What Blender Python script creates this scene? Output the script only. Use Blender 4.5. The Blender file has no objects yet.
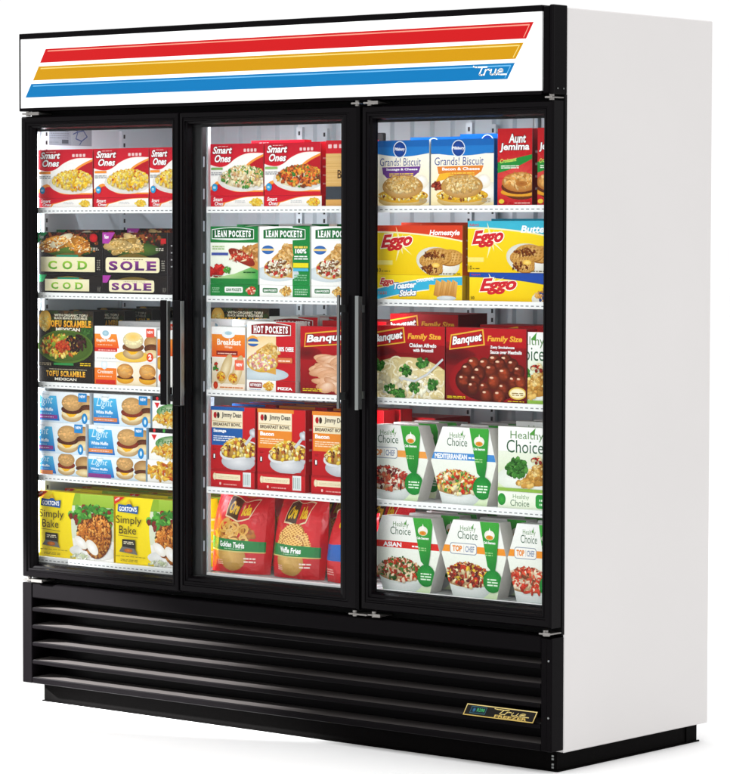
import bpy, math, random
from math import sin, cos, pi, radians
from mathutils import Matrix, Vector

sc = bpy.context.scene
COL = sc.collection
R = random.Random(7)

# ------------------------------------------------------------------ colour
def lin1(c):
    return c / 12.92 if c <= .04045 else ((c + .055) / 1.055) ** 2.4
_cc = {}
def C(h):
    """sRGB hex -> linear tuple"""
    if isinstance(h, tuple):
        return h
    if h not in _cc:
        _cc[h] = tuple(lin1(int(h[i:i + 2], 16) / 255) for i in (0, 2, 4))
    return _cc[h]
def mul(c, k):
    return tuple(min(1, x * k) for x in c)
def mix(a, b, t):
    return tuple(x + (y - x) * t for x, y in zip(a, b))

# ------------------------------------------------------------------ materials
def mat(name, col, rough=.5, spec=.5, metal=0., emit=None, es=0., noise=0., nscale=40., bump=0., coat=0.):
    m = bpy.data.materials.new(name); m.use_nodes = True
    nt = m.node_tree; p = nt.nodes['Principled BSDF']
    p.inputs['Base Color'].default_value = (*C(col), 1)
    p.inputs['Roughness'].default_value = rough
    p.inputs['Specular IOR Level'].default_value = spec
    p.inputs['Metallic'].default_value = metal
    p.inputs['Coat Weight'].default_value = coat
    if emit:
        p.inputs['Emission Color'].default_value = (*C(emit), 1)
        p.inputs['Emission Strength'].default_value = es
    if noise or bump:
        tc = nt.nodes.new('ShaderNodeTexCoord'); n = nt.nodes.new('ShaderNodeTexNoise')
        n.inputs['Scale'].default_value = nscale; n.inputs['Detail'].default_value = 5
        nt.links.new(tc.outputs['Object'], n.inputs['Vector'])
        if noise:
            mx = nt.nodes.new('ShaderNodeMix'); mx.data_type = 'RGBA'
            mx.inputs[6].default_value = (*mul(C(col), 1 - noise), 1)
            mx.inputs[7].default_value = (*mul(C(col), 1 + noise), 1)
            nt.links.new(n.outputs['Fac'], mx.inputs[0])
            nt.links.new(mx.outputs[2], p.inputs['Base Color'])
        if bump:
            b = nt.nodes.new('ShaderNodeBump'); b.inputs['Strength'].default_value = bump
            b.inputs['Distance'].default_value = .002
            nt.links.new(n.outputs['Fac'], b.inputs['Height'])
            nt.links.new(b.outputs['Normal'], p.inputs['Normal'])
    return m

def print_mat(name, rough, spec, emit=0., coat=0., bump=0., grain=.13):
    m = bpy.data.materials.new(name); m.use_nodes = True
    nt = m.node_tree; p = nt.nodes['Principled BSDF']
    a = nt.nodes.new('ShaderNodeVertexColor'); a.layer_name = 'ink'
    tg = nt.nodes.new('ShaderNodeTexCoord'); ng = nt.nodes.new('ShaderNodeTexNoise'); ng.inputs['Scale'].default_value = 170; ng.inputs['Detail'].default_value = 6; ng.inputs['Roughness'].default_value = .7
    mr = nt.nodes.new('ShaderNodeMapRange'); mr.inputs['To Min'].default_value = 1 - grain; mr.inputs['To Max'].default_value = 1 + grain * .8
    mm = nt.nodes.new('ShaderNodeVectorMath'); mm.operation = 'SCALE'
    nt.links.new(tg.outputs['Object'], ng.inputs['Vector']); nt.links.new(ng.outputs['Fac'], mr.inputs['Value']); nt.links.new(mr.outputs['Result'], mm.inputs['Scale'])
    nt.links.new(a.outputs['Color'], mm.inputs[0]); nt.links.new(mm.outputs['Vector'], p.inputs['Base Color'])
    p.inputs['Roughness'].default_value = rough
    p.inputs['Specular IOR Level'].default_value = spec
    p.inputs['Coat Weight'].default_value = coat
    if emit:
        nt.links.new(a.outputs['Color'], p.inputs['Emission Color'])
        p.inputs['Emission Strength'].default_value = emit
    if bump:
        tc = nt.nodes.new('ShaderNodeTexCoord'); n = nt.nodes.new('ShaderNodeTexNoise')
        n.inputs['Scale'].default_value = 15; n.inputs['Detail'].default_value = 4; n.inputs['Distortion'].default_value = 1.5
        nt.links.new(tc.outputs['Object'], n.inputs['Vector'])
        b = nt.nodes.new('ShaderNodeBump'); b.inputs['Strength'].default_value = bump; b.inputs['Distance'].default_value = .01
        nt.links.new(n.outputs['Fac'], b.inputs['Height']); nt.links.new(b.outputs['Normal'], p.inputs['Normal'])
    return m

M = dict(
    white=mat('white_enamel', 'd4d1d0', .38, .25, noise=.03, nscale=2.2, bump=.03),
    liner=mat('white_liner', 'd9e2e5', .45, .35),
    black=mat('black_plastic', '080608', .34, .035, noise=.15, nscale=60),
    trim=mat('black_trim', '0a080a', .24, .055),
    gasket=mat('rubber_gasket', '0a0a0b', .7, .1),
    base=mat('black_base_steel', '060505', .5, .02, noise=.5, nscale=90, bump=.15),
    blade=mat('grille_blade_lit_grey', '524e4d', .5, .12),
    alu=mat('brushed_aluminium', '858887', .34, .5, metal=.9),
    chrome=mat('hinge_metal', '8d8a87', .3, .5, metal=.85),
    wire=mat('white_coated_wire', 'f2f4f4', .4, .3),
    post=mat('dark_lamp_post', '2a2b2c', .4, .3),
    lamp=mat('lamp_tube', 'f4f8ff', .4, .2, emit='f4f8ff', es=26.0),
    ceil=mat('ceiling_lamp_tube', 'f4f8ff', .4, .2, emit='f4f8ff', es=13.0),
    led=mat('led_dot', '7d838c', .4, .2, emit='dfe6f2', es=.22),
    slot=mat('slot_shadow_grey', '8c9193', .6, .1),
    floor=mat('white_studio_floor', 'ffffff', .8, .05),
    card=print_mat('printed_card', .42, .10),
    film=print_mat('printed_film', .22, .5, coat=.0, bump=.5),
    sign=print_mat('lit_sign_panel', .3, .1, emit=.02, grain=.02),
)
def glass_mat():
    m = bpy.data.materials.new('door_glass'); m.use_nodes = True
    nt = m.node_tree; nt.nodes.clear()
    o = nt.nodes.new('ShaderNodeOutputMaterial'); t = nt.nodes.new('ShaderNodeBsdfTransparent')
    g = nt.nodes.new('ShaderNodeBsdfGlossy'); x = nt.nodes.new('ShaderNodeMixShader')
    f = nt.nodes.new('ShaderNodeFresnel'); k = nt.nodes.new('ShaderNodeMath'); k.operation = 'MULTIPLY'
    f.inputs['IOR'].default_value = 1.25; k.inputs[1].default_value = .3
    t.inputs['Color'].default_value = (.992, .998, .997, 1)
    g.inputs['Roughness'].default_value = .02
    nt.links.new(f.outputs[0], k.inputs[0]); nt.links.new(k.outputs[0], x.inputs[0])
    nt.links.new(t.outputs[0], x.inputs[1]); nt.links.new(g.outputs[0], x.inputs[2])
    nt.links.new(x.outputs[0], o.inputs['Surface'])
    return m
M['glass'] = glass_mat()

# ------------------------------------------------------------------ mesh builder
class MB:
    def __init__(s):
        s.v, s.f, s.c, s.m, s.sm = [], [], [], [], []
    def face(s, pts, col=(.5, .5, .5), mi=0, cols=None, smooth=False):
        i = len(s.v); s.v += [tuple(p) for p in pts]
        s.c += cols if cols else [col] * len(pts)
        s.f.append(list(range(i, i + len(pts)))); s.m.append(mi); s.sm.append(smooth)
    def box(s, a, b, col=(.5, .5, .5), mi=0, bev=0., skip=''):
        x0, y0, z0 = a; x1, y1, z1 = b
        if bev:
            # chamfered box
            e = bev
            P = {}
            def q(*pts): s.face(pts, col, mi)
            q((x0+e,y0,z0+e),(x1-e,y0,z0+e),(x1-e,y0,z1-e),(x0+e,y0,z1-e))
            q((x1-e,y1,z0+e),(x0+e,y1,z0+e),(x0+e,y1,z1-e),(x1-e,y1,z1-e))
            q((x1,y0+e,z0+e),(x1,y1-e,z0+e),(x1,y1-e,z1-e),(x1,y0+e,z1-e))
            q((x0,y1-e,z0+e),(x0,y0+e,z0+e),(x0,y0+e,z1-e),(x0,y1-e,z1-e))
            q((x0+e,y0+e,z1),(x1-e,y0+e,z1),(x1-e,y1-e,z1),(x0+e,y1-e,z1))
            q((x0+e,y1-e,z0),(x1-e,y1-e,z0),(x1-e,y0+e,z0),(x0+e,y0+e,z0))
            for (xa, xs) in ((x0, e), (x1, -e)):
                for (ya, ys) in ((y0, e), (y1, -e)):
                    p = [(xa, ya+ys, z0+e), (xa+xs, ya, z0+e), (xa+xs, ya, z1-e), (xa, ya+ys, z1-e)]
                    s.face(p if xs*ys > 0 else p[::-1], col, mi)
                for (za, zs) in ((z0, e), (z1, -e)):
                    p = [(xa, y0+e, za+zs), (xa, y1-e, za+zs), (xa+xs, y1-e, za), (xa+xs, y0+e, za)]
                    s.face(p[::-1] if xs*zs > 0 else p, col, mi)
                    for (ya, ys) in ((y0, e), (y1, -e)):
                        t = [(xa+xs, ya, za+zs), (xa, ya+ys, za+zs), (xa+xs, ya+ys, za)]
                        s.face(t if xs*ys*zs < 0 else t[::-1], col, mi)
            for (ya, ys) in ((y0, e), (y1, -e)):
                for (za, zs) in ((z0, e), (z1, -e)):
                    p = [(x0+e, ya, za+zs), (x1-e, ya, za+zs), (x1-e, ya+ys, za), (x0+e, ya+ys, za)]
                    s.face(p[::-1] if ys*zs > 0 else p, col, mi)
            return
        F = dict(f=[(x0,y0,z0),(x1,y0,z0),(x1,y0,z1),(x0,y0,z1)], b=[(x1,y1,z0),(x0,y1,z0),(x0,y1,z1),(x1,y1,z1)],
                 r=[(x1,y0,z0),(x1,y1,z0),(x1,y1,z1),(x1,y0,z1)], l=[(x0,y1,z0),(x0,y0,z0),(x0,y0,z1),(x0,y1,z1)],
                 t=[(x0,y0,z1),(x1,y0,z1),(x1,y1,z1),(x0,y1,z1)], u=[(x0,y1,z0),(x1,y1,z0),(x1,y0,z0),(x0,y0,z0)])
        for k, p in F.items():
            if k not in skip:
                s.face(p, col, mi)
    def cyl(s, p, q, r, n=12, col=(.5, .5, .5), mi=0):
        p, q = Vector(p), Vector(q); d = (q - p).normalized()
        a = d.orthogonal().normalized(); b = d.cross(a)
        ring = [a * cos(2*pi*i/n) * r + b * sin(2*pi*i/n) * r for i in range(n)]
        for i in range(n):
            j = (i + 1) % n
            s.face([p+ring[i], p+ring[j], q+ring[j], q+ring[i]], col, mi, smooth=False)
        s.face([q + o for o in ring], col, mi); s.face([p + o for o in ring[::-1]], col, mi)
    def prism_x(s, prof, x0, x1, col=(.5, .5, .5), mi=0):
        """prof: list of (y,z), convex or simple; extruded along X"""
        n = len(prof)
        for i in range(n):
            a, b = prof[i], prof[(i + 1) % n]
            s.face([(x0, *a), (x1, *a), (x1, *b), (x0, *b)], col, mi)
        s.face([(x0, *a) for a in prof[::-1]], col, mi); s.face([(x1, *a) for a in prof], col, mi)
    def mesh(s, name, mats):
        me = bpy.data.meshes.new(name)
        me.from_pydata([tuple(v) for v in s.v], [], s.f)
        for m in mats: me.materials.append(m)
        me.polygons.foreach_set('material_index', s.m)
        me.polygons.foreach_set('use_smooth', s.sm)
        at = me.color_attributes.new('ink', 'FLOAT_COLOR', 'POINT')
        flat = []
        for c in s.c: flat += [c[0], c[1], c[2], 1.]
        at.data.foreach_set('color', flat)
        me.update()
        return me
    def build(s, name, mats, parent=None, loc=(0, 0, 0)):
        if not isinstance(mats, (list, tuple)): mats = [mats]
        o = bpy.data.objects.new(name, s.mesh(name, mats)); COL.objects.link(o)
        o.location = loc
        if parent: o.parent = parent
        return o

# ------------------------------------------------------------------ printed artwork (flat inks on the face of a pack)
_tx = {}
def glyphs(st, bold=0., shear=0.):
    k = (st, bold, shear)
    if k not in _tx:
        cu = bpy.data.curves.new('lettering', 'FONT'); cu.body = st; cu.size = 1
        cu.offset = bold; cu.shear = shear; cu.resolution_u = 3; cu.dimensions = '2D'; cu.fill_mode = 'FRONT'
        ob = bpy.data.objects.new('lettering', cu)
        me = bpy.data.meshes.new_from_object(ob)
        vs = [(v.co.x, v.co.y) for v in me.vertices]
        fs = [list(p.vertices) for p in me.polygons]
        bpy.data.objects.remove(ob); bpy.data.curves.remove(cu); bpy.data.meshes.remove(me)
        if vs:
            x0 = min(v[0] for v in vs); x1 = max(v[0] for v in vs); y0 = min(v[1] for v in vs); y1 = max(v[1] for v in vs)
            vs = [((x - x0) / (x1 - x0 or 1), (y - y0) / (y1 - y0 or 1)) for x, y in vs]
        _tx[k] = (vs, fs)
    return _tx[k]

def clip(P, O):
    """clip convex polygon P (u,v,r,g,b) by convex CCW outline O"""
    n = len(O)
    for i in range(n):
        (ax, ay), (bx, by) = O[i], O[(i + 1) % n]
        ex, ey = bx - ax, by - ay
        D = [ex * (p[1] - ay) - ey * (p[0] - ax) for p in P]
        if min(D) >= 0: continue
        out = []
        for j in range(len(P)):
            p, q, dp, dq = P[j], P[(j + 1) % len(P)], D[j], D[(j + 1) % len(P)]
            if dp >= 0: out.append(p)
            if (dp >= 0) != (dq >= 0):
                t = dp / (dp - dq); out.append(tuple(a + (b - a) * t for a, b in zip(p, q)))
        P = out
        if len(P) < 3: return None
    return P

class Art:
    """u: 0..1 across (scaled by aspect A), v: 0..1 up; radii in fractions of the height"""
    def __init__(s, w, h, out=None, full=None, seed=1):
        s.w, s.h = w, h; s.A = (full or w) / h; s.off = (full or w) / h - w / h
        s.r = random.Random(seed); s.F = []; s.z = 0
        a = w / h
        s.O = [(x * a, y) for x, y in out] if out else [(0, 0), (a, 0), (a, 1), (0, 1)]
    def _e(s, P):
        P = clip([(p[0] - s.off, *p[1:]) for p in P], s.O)
        if P: s.F.append((P, s.z))
    su, ou = 1., 0.
    def X(s, u): return (u * s.su + s.ou) * s.A
    def poly(s, pts, c, cols=None):
        s.z += 1
        cs = [C(k) for k in cols] if cols else [C(c)] * len(pts)
        s._e([(s.X(u), v, *k) for (u, v), k in zip(pts, cs)])
        return s
    def rect(s, u0, v0, u1, v1, c, c2=None):
        """c at bottom, c2 at top"""
        return s.poly([(u0, v0), (u1, v0), (u1, v1), (u0, v1)], c, [c, c, c2, c2] if c2 else None)
    def rr(s, u0, v0, u1, v1, r, c):
        s.z += 1; k = C(c); x0, x1 = s.X(u0), s.X(u1); P = []
        for cx, cy, a in ((x1-r, v1-r, 0), (x0+r, v1-r, 90), (x0+r, v0+r, 180), (x1-r, v0+r, 270)):
            for t in range(5):
                an = radians(a + t * 22.5); P.append((cx + r*cos(an), cy + r*sin(an), *k))
        s._e(P); return s
    def band(s, lo, hi, c, n=18, u0=0., u1=1.):
        """region between two functions of u"""
        s.z += 1; k = C(c)
        for i in range(n):
            a = u0 + (u1-u0)*i/n; b = u0 + (u1-u0)*(i+1)/n
            if hi(a) > lo(a) or hi(b) > lo(b):
                s._e([(s.X(a), lo(a), *k), (s.X(b), lo(b), *k), (s.X(b), max(lo(b), hi(b)), *k), (s.X(a), max(lo(a), hi(a)), *k)])
        return s
    def ell(s, u, v, rx, ry, c0, c1=None, n=22, a0=0, a1=360, rot=0., hx=0., hy=0.):
        s.z += 1; c0 = C(c0); c1 = C(c1) if c1 else c0
        cx = s.X(u); cr, sr = cos(radians(rot)), sin(radians(rot)); P = []
        for i in range(n + 1):
            a = radians(a0 + (a1 - a0) * i / n); x, y = rx*cos(a), ry*sin(a)
            P.append((cx + x*cr - y*sr, v + x*sr + y*cr, *c1))
        ce = (cx + hx * rx, v + hy * ry, *c0)
        for i in range(n): s._e([ce, P[i], P[i + 1]])
        return s
    def blob(s, x, y, r, c, el=1., rot=0., sh=.66, hi=1.12):
        s.z += 1; n = 7; c = C(c); g = s.r
        cr, sr = cos(rot), sin(rot); P = []
        for i in range(n):
            a = 2*pi*i/n; k = r * g.uniform(.8, 1.15); px, py = k*el*cos(a), k*sin(a)/max(1, el*.8)
            X, Y = px*cr - py*sr, px*sr + py*cr
            P.append((x + X, y + Y, *mul(c, sh + (.25 if Y > 0 else 0))))
        ce = (x - .2*r, y + .25*r, *mul(c, hi))
        for i in range(n): s._e([ce, P[i], P[(i + 1) % n]])
    def pile(s, u, v, rx, ry, pal, n, r0, r1, el=1., dome=0., dark=None):
        g = s.r; pts = []
        if dark: s.ell(u, v, rx*1.02, ry*1.03, dark, mul(C(dark), .8))
        for i in range(int(n*2)):
            a = g.uniform(0, 2*pi); q = math.sqrt(g.random()); pts.append((s.X(u) + rx*q*cos(a), v + ry*q*sin(a) + dome*(1-q*q)))
        pts.sort(key=lambda p: -p[1])
        for x, y in pts:
            s.blob(x, y, g.uniform(r0, r1)*.72, mul(C(g.choice(pal)), g.uniform(.72, 1.15)), g.uniform(1, el*1.2), g.uniform(0, pi))
        return s
    def line(s, pts, wd, c, iso=False):
        s.z += 1; k = C(c); Q = [((x if iso else s.X(x)), y) for x, y in pts]
        for (ax, ay), (bx, by) in zip(Q, Q[1:]):
            l = math.hypot(bx-ax, by-ay) or 1; nx, ny = -(by-ay)/l*wd/2, (bx-ax)/l*wd/2; tx, ty = (bx-ax)/l*wd*.3, (by-ay)/l*wd*.3
            s._e([(ax-tx-nx, ay-ty-ny, *k), (bx+tx-nx, by+ty-ny, *k), (bx+tx+nx, by+ty+ny, *k), (ax-tx+nx, ay-ty+ny, *k)])
        return s
    def text(s, st, u0, v0, u1, v1, c, bold=.0, shear=0., rise=0., arch=0., out=None, ow=.03, c2=None):
        if out:
            e = ow; s.text(st, u0 - e/s.A, v0 - e, u1 + e/s.A, v1 + e, out, bold + .055, shear, rise, arch)
        vs, fs = glyphs(st, bold, shear); s.z += 1; k = C(c); k2 = C(c2) if c2 else k
        for f in fs:
            P = []
            for i in f:
                x, y = vs[i]; P.append((s.X(u0 + (u1-u0)*x), v0 + (v1-v0)*y + rise*x + arch*(1 - (2*x-1)**2), *mix(k, k2, y)))
            area = sum(P[i][0]*P[(i+1) % len(P)][1] - P[(i+1) % len(P)][0]*P[i][1] for i in range(len(P)))
            s._e(P if area > 0 else P[::-1])
        return s
    def serif(s, st, u0, v0, u1, v1, c, bold=.03, c2=None, gap=.16):
        """capitals set letter by letter with slab feet on their stems"""
        W = {' ': .35, 'I': .3, 'M': 1.15, 'N': .95, 'O': 1, 'C': .9, 'D': .95, 'E': .75, 'L': .72, 'S': .72, 'T': .8}
        F = {'L': 'lBlT', 'E': 'lBlT', 'F': 'lBlT', 'P': 'lBlT', 'K': 'lBlTrBrT', 'H': 'lBlTrBrT', 'N': 'lBlTrT', 'M': 'lBlTrBrT', 'D': 'lBlT', 'B': 'lBlT', 'R': 'lBlTrB', 'T': 'cB', 'U': 'lTrT', 'A': 'lBrB', 'I': 'cBcT'}
        tot = sum(W.get(k, .85) for k in st) + gap*(len(st)-1); k = (u1-u0)/tot; u = u0; t = (v1-v0)*.085
        for ch in st:
            w = W.get(ch, .85)*k
            if ch != ' ':
                s.text(ch, u, v0, u+w, v1, c, bold, c2=c2)
                f = F.get(ch, ''); s.z += 1
                for q in range(0, len(f), 2):
                    x = {'l': u+.13*w, 'r': u+.87*w, 'c': u+.5*w}[f[q]]; y = v0 if f[q+1] == 'B' else v1-t; e = .2*k
                    s.poly([(x-e, y), (x+e, y), (x+e, y+t), (x-e, y+t)], c2 if c2 and f[q+1] == 'T' else c)
            u += w + gap*k
        return s
    def lines(s, u0, v0, u1, v1, n, c):
        """rows of print too small to read"""
        g = s.r; s.z += 1; k = C(c); dv = (v1 - v0)/n
        for i in range(n):
            u = u0; y = v0 + dv*i
            while u < u1 - .01:
                l = min(g.uniform(.02, .07)/s.A*1.6, u1-u)
                s._e([(s.X(u), y, *k), (s.X(u+l), y, *k), (s.X(u+l), y+dv*.5, *k), (s.X(u), y+dv*.5, *k)])
                u += l + .012
        return s

BROWN = ['8a4a22', 'a8662e', '6d3517', 'b97b3c']
def sandwich(a, u, v, r, bun='c79a5f', patty='5e2d17', cheese='f2b51e', egg=True):
    a.ell(u, v-.62*r, 1.02*r, .42*r, 'e8d3a6', 'b08d5c')
    if egg: a.ell(u, v-.42*r, 1.02*r, .34*r, 'fbf3dc', 'e3cf9a')
    a.poly([(u-.95*r/a.A, v-.22*r), (u-.2*r/a.A, v-.72*r), (u+.2*r/a.A, v-.66*r), (u+.9*r/a.A, v-.22*r)], cheese)
    a.ell(u, v-.16*r, 1.05*r, .33*r, mul(C(patty), 1.3), mul(C(patty), .7))
    for i in range(14):
        a.blob(a.X(u) + a.r.uniform(-.95, .95)*r, v-.2*r + a.r.uniform(-.14, .1)*r, .09*r, patty, 1.3)
    a.ell(u, v+.3*r, 1.0*r, .58*r, mul(C(bun), 1.25), mul(C(bun), .72), hx=-.1, hy=.35)
    for i in range(34):
        t = a.r.uniform(0, 2*pi); q = math.sqrt(a.r.random())*.85
        a.blob(a.X(u) + r*q*cos(t), v+.34*r + .45*r*q*sin(t), a.r.uniform(.04, .11)*r, mul(C(bun), a.r.uniform(.8, 1.35)), 1.5, sh=.95, hi=1.05)

def d_smart(a, pal, r0=.03, r1=.055, n=130, el=1.3, strip=False, tag='f28c1e'):
    RED, OR = 'cc1426', 'f2953a'
    a.rect(0, 0, 1, 1, 'd81a2a', 'c8102a')
    if strip:
        f = lambda u: .12 + .0*u; t = lambda u: .25 + .75/(1+math.exp(-9*(u-.42)))
        a.band(lambda u: 0, lambda u: t(u)*.98 if u > .2 else 0, OR, u0=.2)
        a.band(lambda u: 0, lambda u: t(u)-.08 if u > .24 else 0, 'f6f3ee', u0=.24)
        a.pile(.86, .38, .75, .34, pal, 60, .1, .17, el)
        a.text('Smart', .05, .5, .23, .86, 'ffffff', .02, .25).text('Ones', .08, .1, .24, .46, 'ffffff', .02, .25)
        a.lines(.47, .35, .66, .62, 2, '9aa0a8')
        return
    t = lambda u: .60 - .06*sin(pi*min(1, u*2.2)) + .26/(1+math.exp(-10*(u-.48))) - .05*u*u
    b = lambda u: .03 + .10*math.exp(-((u-.05)/.12)**2) + .05*max(0, (.3-u))
    a.band(lambda u: 0, lambda u: t(u), 'fbe9e2')
    a.band(lambda u: 0, lambda u: t(u)-.018, 'f7f5f1')
    a.band(lambda u: .25, lambda u: .46 + .34*((u-.62)/.4)**.5 if u > .62 else 0, OR, u0=.6)
    a.band(lambda u: .25, lambda u: .43 + .34*((u-.65)/.4)**.5 if u > .65 else 0, 'b80f20', u0=.62)
    a.band(lambda u: 0, lambda u: .05 + .19*math.exp(-((u-.16)/.16)**2) + .05, OR)
    a.band(lambda u: 0, lambda u: .02 + .17*math.exp(-((u-.20)/.15)**2) + .05, RED)
    a.ell(.62, .31, .66, .235, 'ffffff', 'd9d6d0', n=30, hy=.4)
    a.ell(.63, .33, .57, .18, 'f1e7c8', 'd9cba0', n=26)
    a.pile(.645, .345, .58, .185, pal, int(n*1.25), r0*1.15, r1*1.15, el, dome=.13)
    a.text('Smart', .05, .81, .42, .95, 'ffffff', .03, .28, out='8f0c1a', ow=.012)
    a.text('Ones', .09, .645, .40, .79, 'ffffff', .03, .28, out='8f0c1a', ow=.012)
    a.lines(.16, .945, .34, .965, 1, 'f5cfcf')
    for i in range(4): a.rr(.64+.065*i, .84, .685+.065*i, .90, .012, 'f3c9c9')
    a.rect(.02, .50, .24, .545, tag)
    a.lines(.02, .40, .24, .47, 2, '8c8f94')
    a.ell(.09, .16, .075, .075, '42b5e0', '0d86c4')
    a.lines(.06, .14, .11, .19, 2, 'd7f0fb')

def d_fish(a, word, ink, ink2, corner, pal, strip=False):
    a.rect(0, 0, 1, 1, '191416', '1d1512')
    if not strip:
        a.pile(.5, .8, .95, .2, ['5c1f16', '3b1a14', '7a2a16', '2c3a16', '8f4a1e'], 70, .05, .09, 1.4)
        a.ell(.48, .6, .86, .17, '5a7a2e', '2f4a1c')
        for i in range(9):
            x = a.r.uniform(.18, .8); y = a.r.uniform(.6, .84); c = a.r.choice(pal)
            a.ell(x, y, a.r.uniform(.24, .42), .12, mul(C(c), 1.25), mul(C(c), .5), n=12, rot=a.r.uniform(-25, 30), hy=.4)
            for k in range(70): a.blob(a.X(x)+a.r.gauss(0, .13), y+a.r.gauss(0, .045), a.r.uniform(.012, .03), mul(C(a.r.choice(pal)), a.r.uniform(.7, 1.35)), 1.8, a.r.uniform(-.5, .8), sh=.8, hi=1.08)
        a.poly([(0, 1), (0, .72), (.16, 1)], corner) if corner == '1f9a5a' else a.poly([(0, 1), (0, .74), (.1, .74), (.2, 1)], corner)
        a.text('New', .03, .85, .1, .95, 'ffffff', .02)
        a.ell(.88, .87, .13, .1, 'd01820', 'a80f18') if word == 'COD' else a.rect(.92, .74, 1, .86, 'c22027')
        a.lines(.84, .58, .96, .66, 2, 'cfc7b8')
        u0, v0, u1, v1 = .05, .07, .9, .42
    else:
        u0, v0, u1, v1 = .1, .1, .8, .76
        a.poly([(0, 1), (0, .6), (.07, .6), (.13, 1)], corner)
    h = v1-v0
    a.band(lambda u: v1-.06*h, lambda u: v1 + .26*h*max(0, 1-((u-.48)/.26)**2), '6e5a24', u0=.22, u1=.74)
    a.rect(u0, v0, u1, v1, 'e9e0b4', 'efe8c4') if word == 'COD' else a.rr(u0, v0, u1, v1, .2*h, 'efe6c0')
    if word == 'COD': a.rect(.3, v1+.0*h, .64, v1+.14*h, '1f8a6a')
    else: a.lines(.33, v1-.16*h, .66, v1-.06*h, 1, '8d7f60')
    w = u1-u0
    if word == 'COD': a.serif(word, u0+w*.14, v0+.16*h, u0+w*.86, v0+.74*h, ink, .04, ink2, .55)
    else: a.serif(word, u0+w*.06, v0+.14*h, u0+w*.94, v0+.76*h, ink, .045, ink2, .2)
    a.lines(.93, .12, .98, .38, 5, '8f8a80')

def d_tofu(a, strip=False):
    a.rect(0, 0, 1, 1, '1c1712', '2a1f12')
    if strip:
        a.rect(0, 0, 1, 1, '1d1714', '241b16')
        a.lines(.2, .82, .9, .92, 1, 'd8cfae')
        a.serif('TOFU SCRAMBLE', .14, .38, .86, .74, 'e79a1c', .04, c2='f7c84a')
        a.text('MEXICAN', .3, .12, .7, .3, 'e9e4d6', .03)
        return
    a.pile(.5, .8, .75, .2, ['2a3b18', '3a2a14', '4b3216', '243414', '5a3d1a', '1b1712'], 60, .05, .1)
    a.pile(.9, .6, .14, .2, ['2f5a22', '264a1c', '3e6b2a'], 26, .05, .08, 1.4)
    a.ell(.13, .82, .16, .19, 'f1d070', 'c9932e', hy=.3); a.pile(.13, .78, .12, .13, ['f3d97c', 'e8b84a', 'fbe9a8'], 16, .03, .05)
    a.text('WITH ORGANIC TOFU', .3, .9, .9, .945, 'e5dfc6', .02); a.text('BLACK BEANS & VEGETABLES', .3, .85, .9, .89, 'e5dfc6', .02)
    a.serif('TOFU SCRAMBLE', .18, .71, .97, .83, 'e8941a', .045, c2='f6c23c')
    a.text('MEXICAN', .33, .64, .77, .70, 'ece6d6', .04)
    a.ell(.5, .36, .7, .30, '8fae4a', '4d6a22', n=30); a.ell(.5, .365, .66, .27, '5e7a2a', '3f5a1c', n=30)
    a.pile(.4, .37, .5, .2, ['e5b93a', 'd99a2a', 'f0d878', 'c9742a', 'b8461e', 'e8c860', '8fae3a'], 110, .03, .055, 1.5)
    a.pile(.7, .42, .28, .15, ['2a1110', '3b1a16', '1c0c0c', '4a2420'], 60, .025, .045)
    a.pile(.47, .36, .18, .1, ['c8401e', 'd85a28', 'b5301a'], 24, .03, .05)
    a.rect(.3, .03, .66, .07, '2f8a46'); a.lines(.78, .03, .97, .1, 2, 'e6c21e'); a.lines(.02, .02, .25, .08, 2, 'b7a888')

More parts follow.
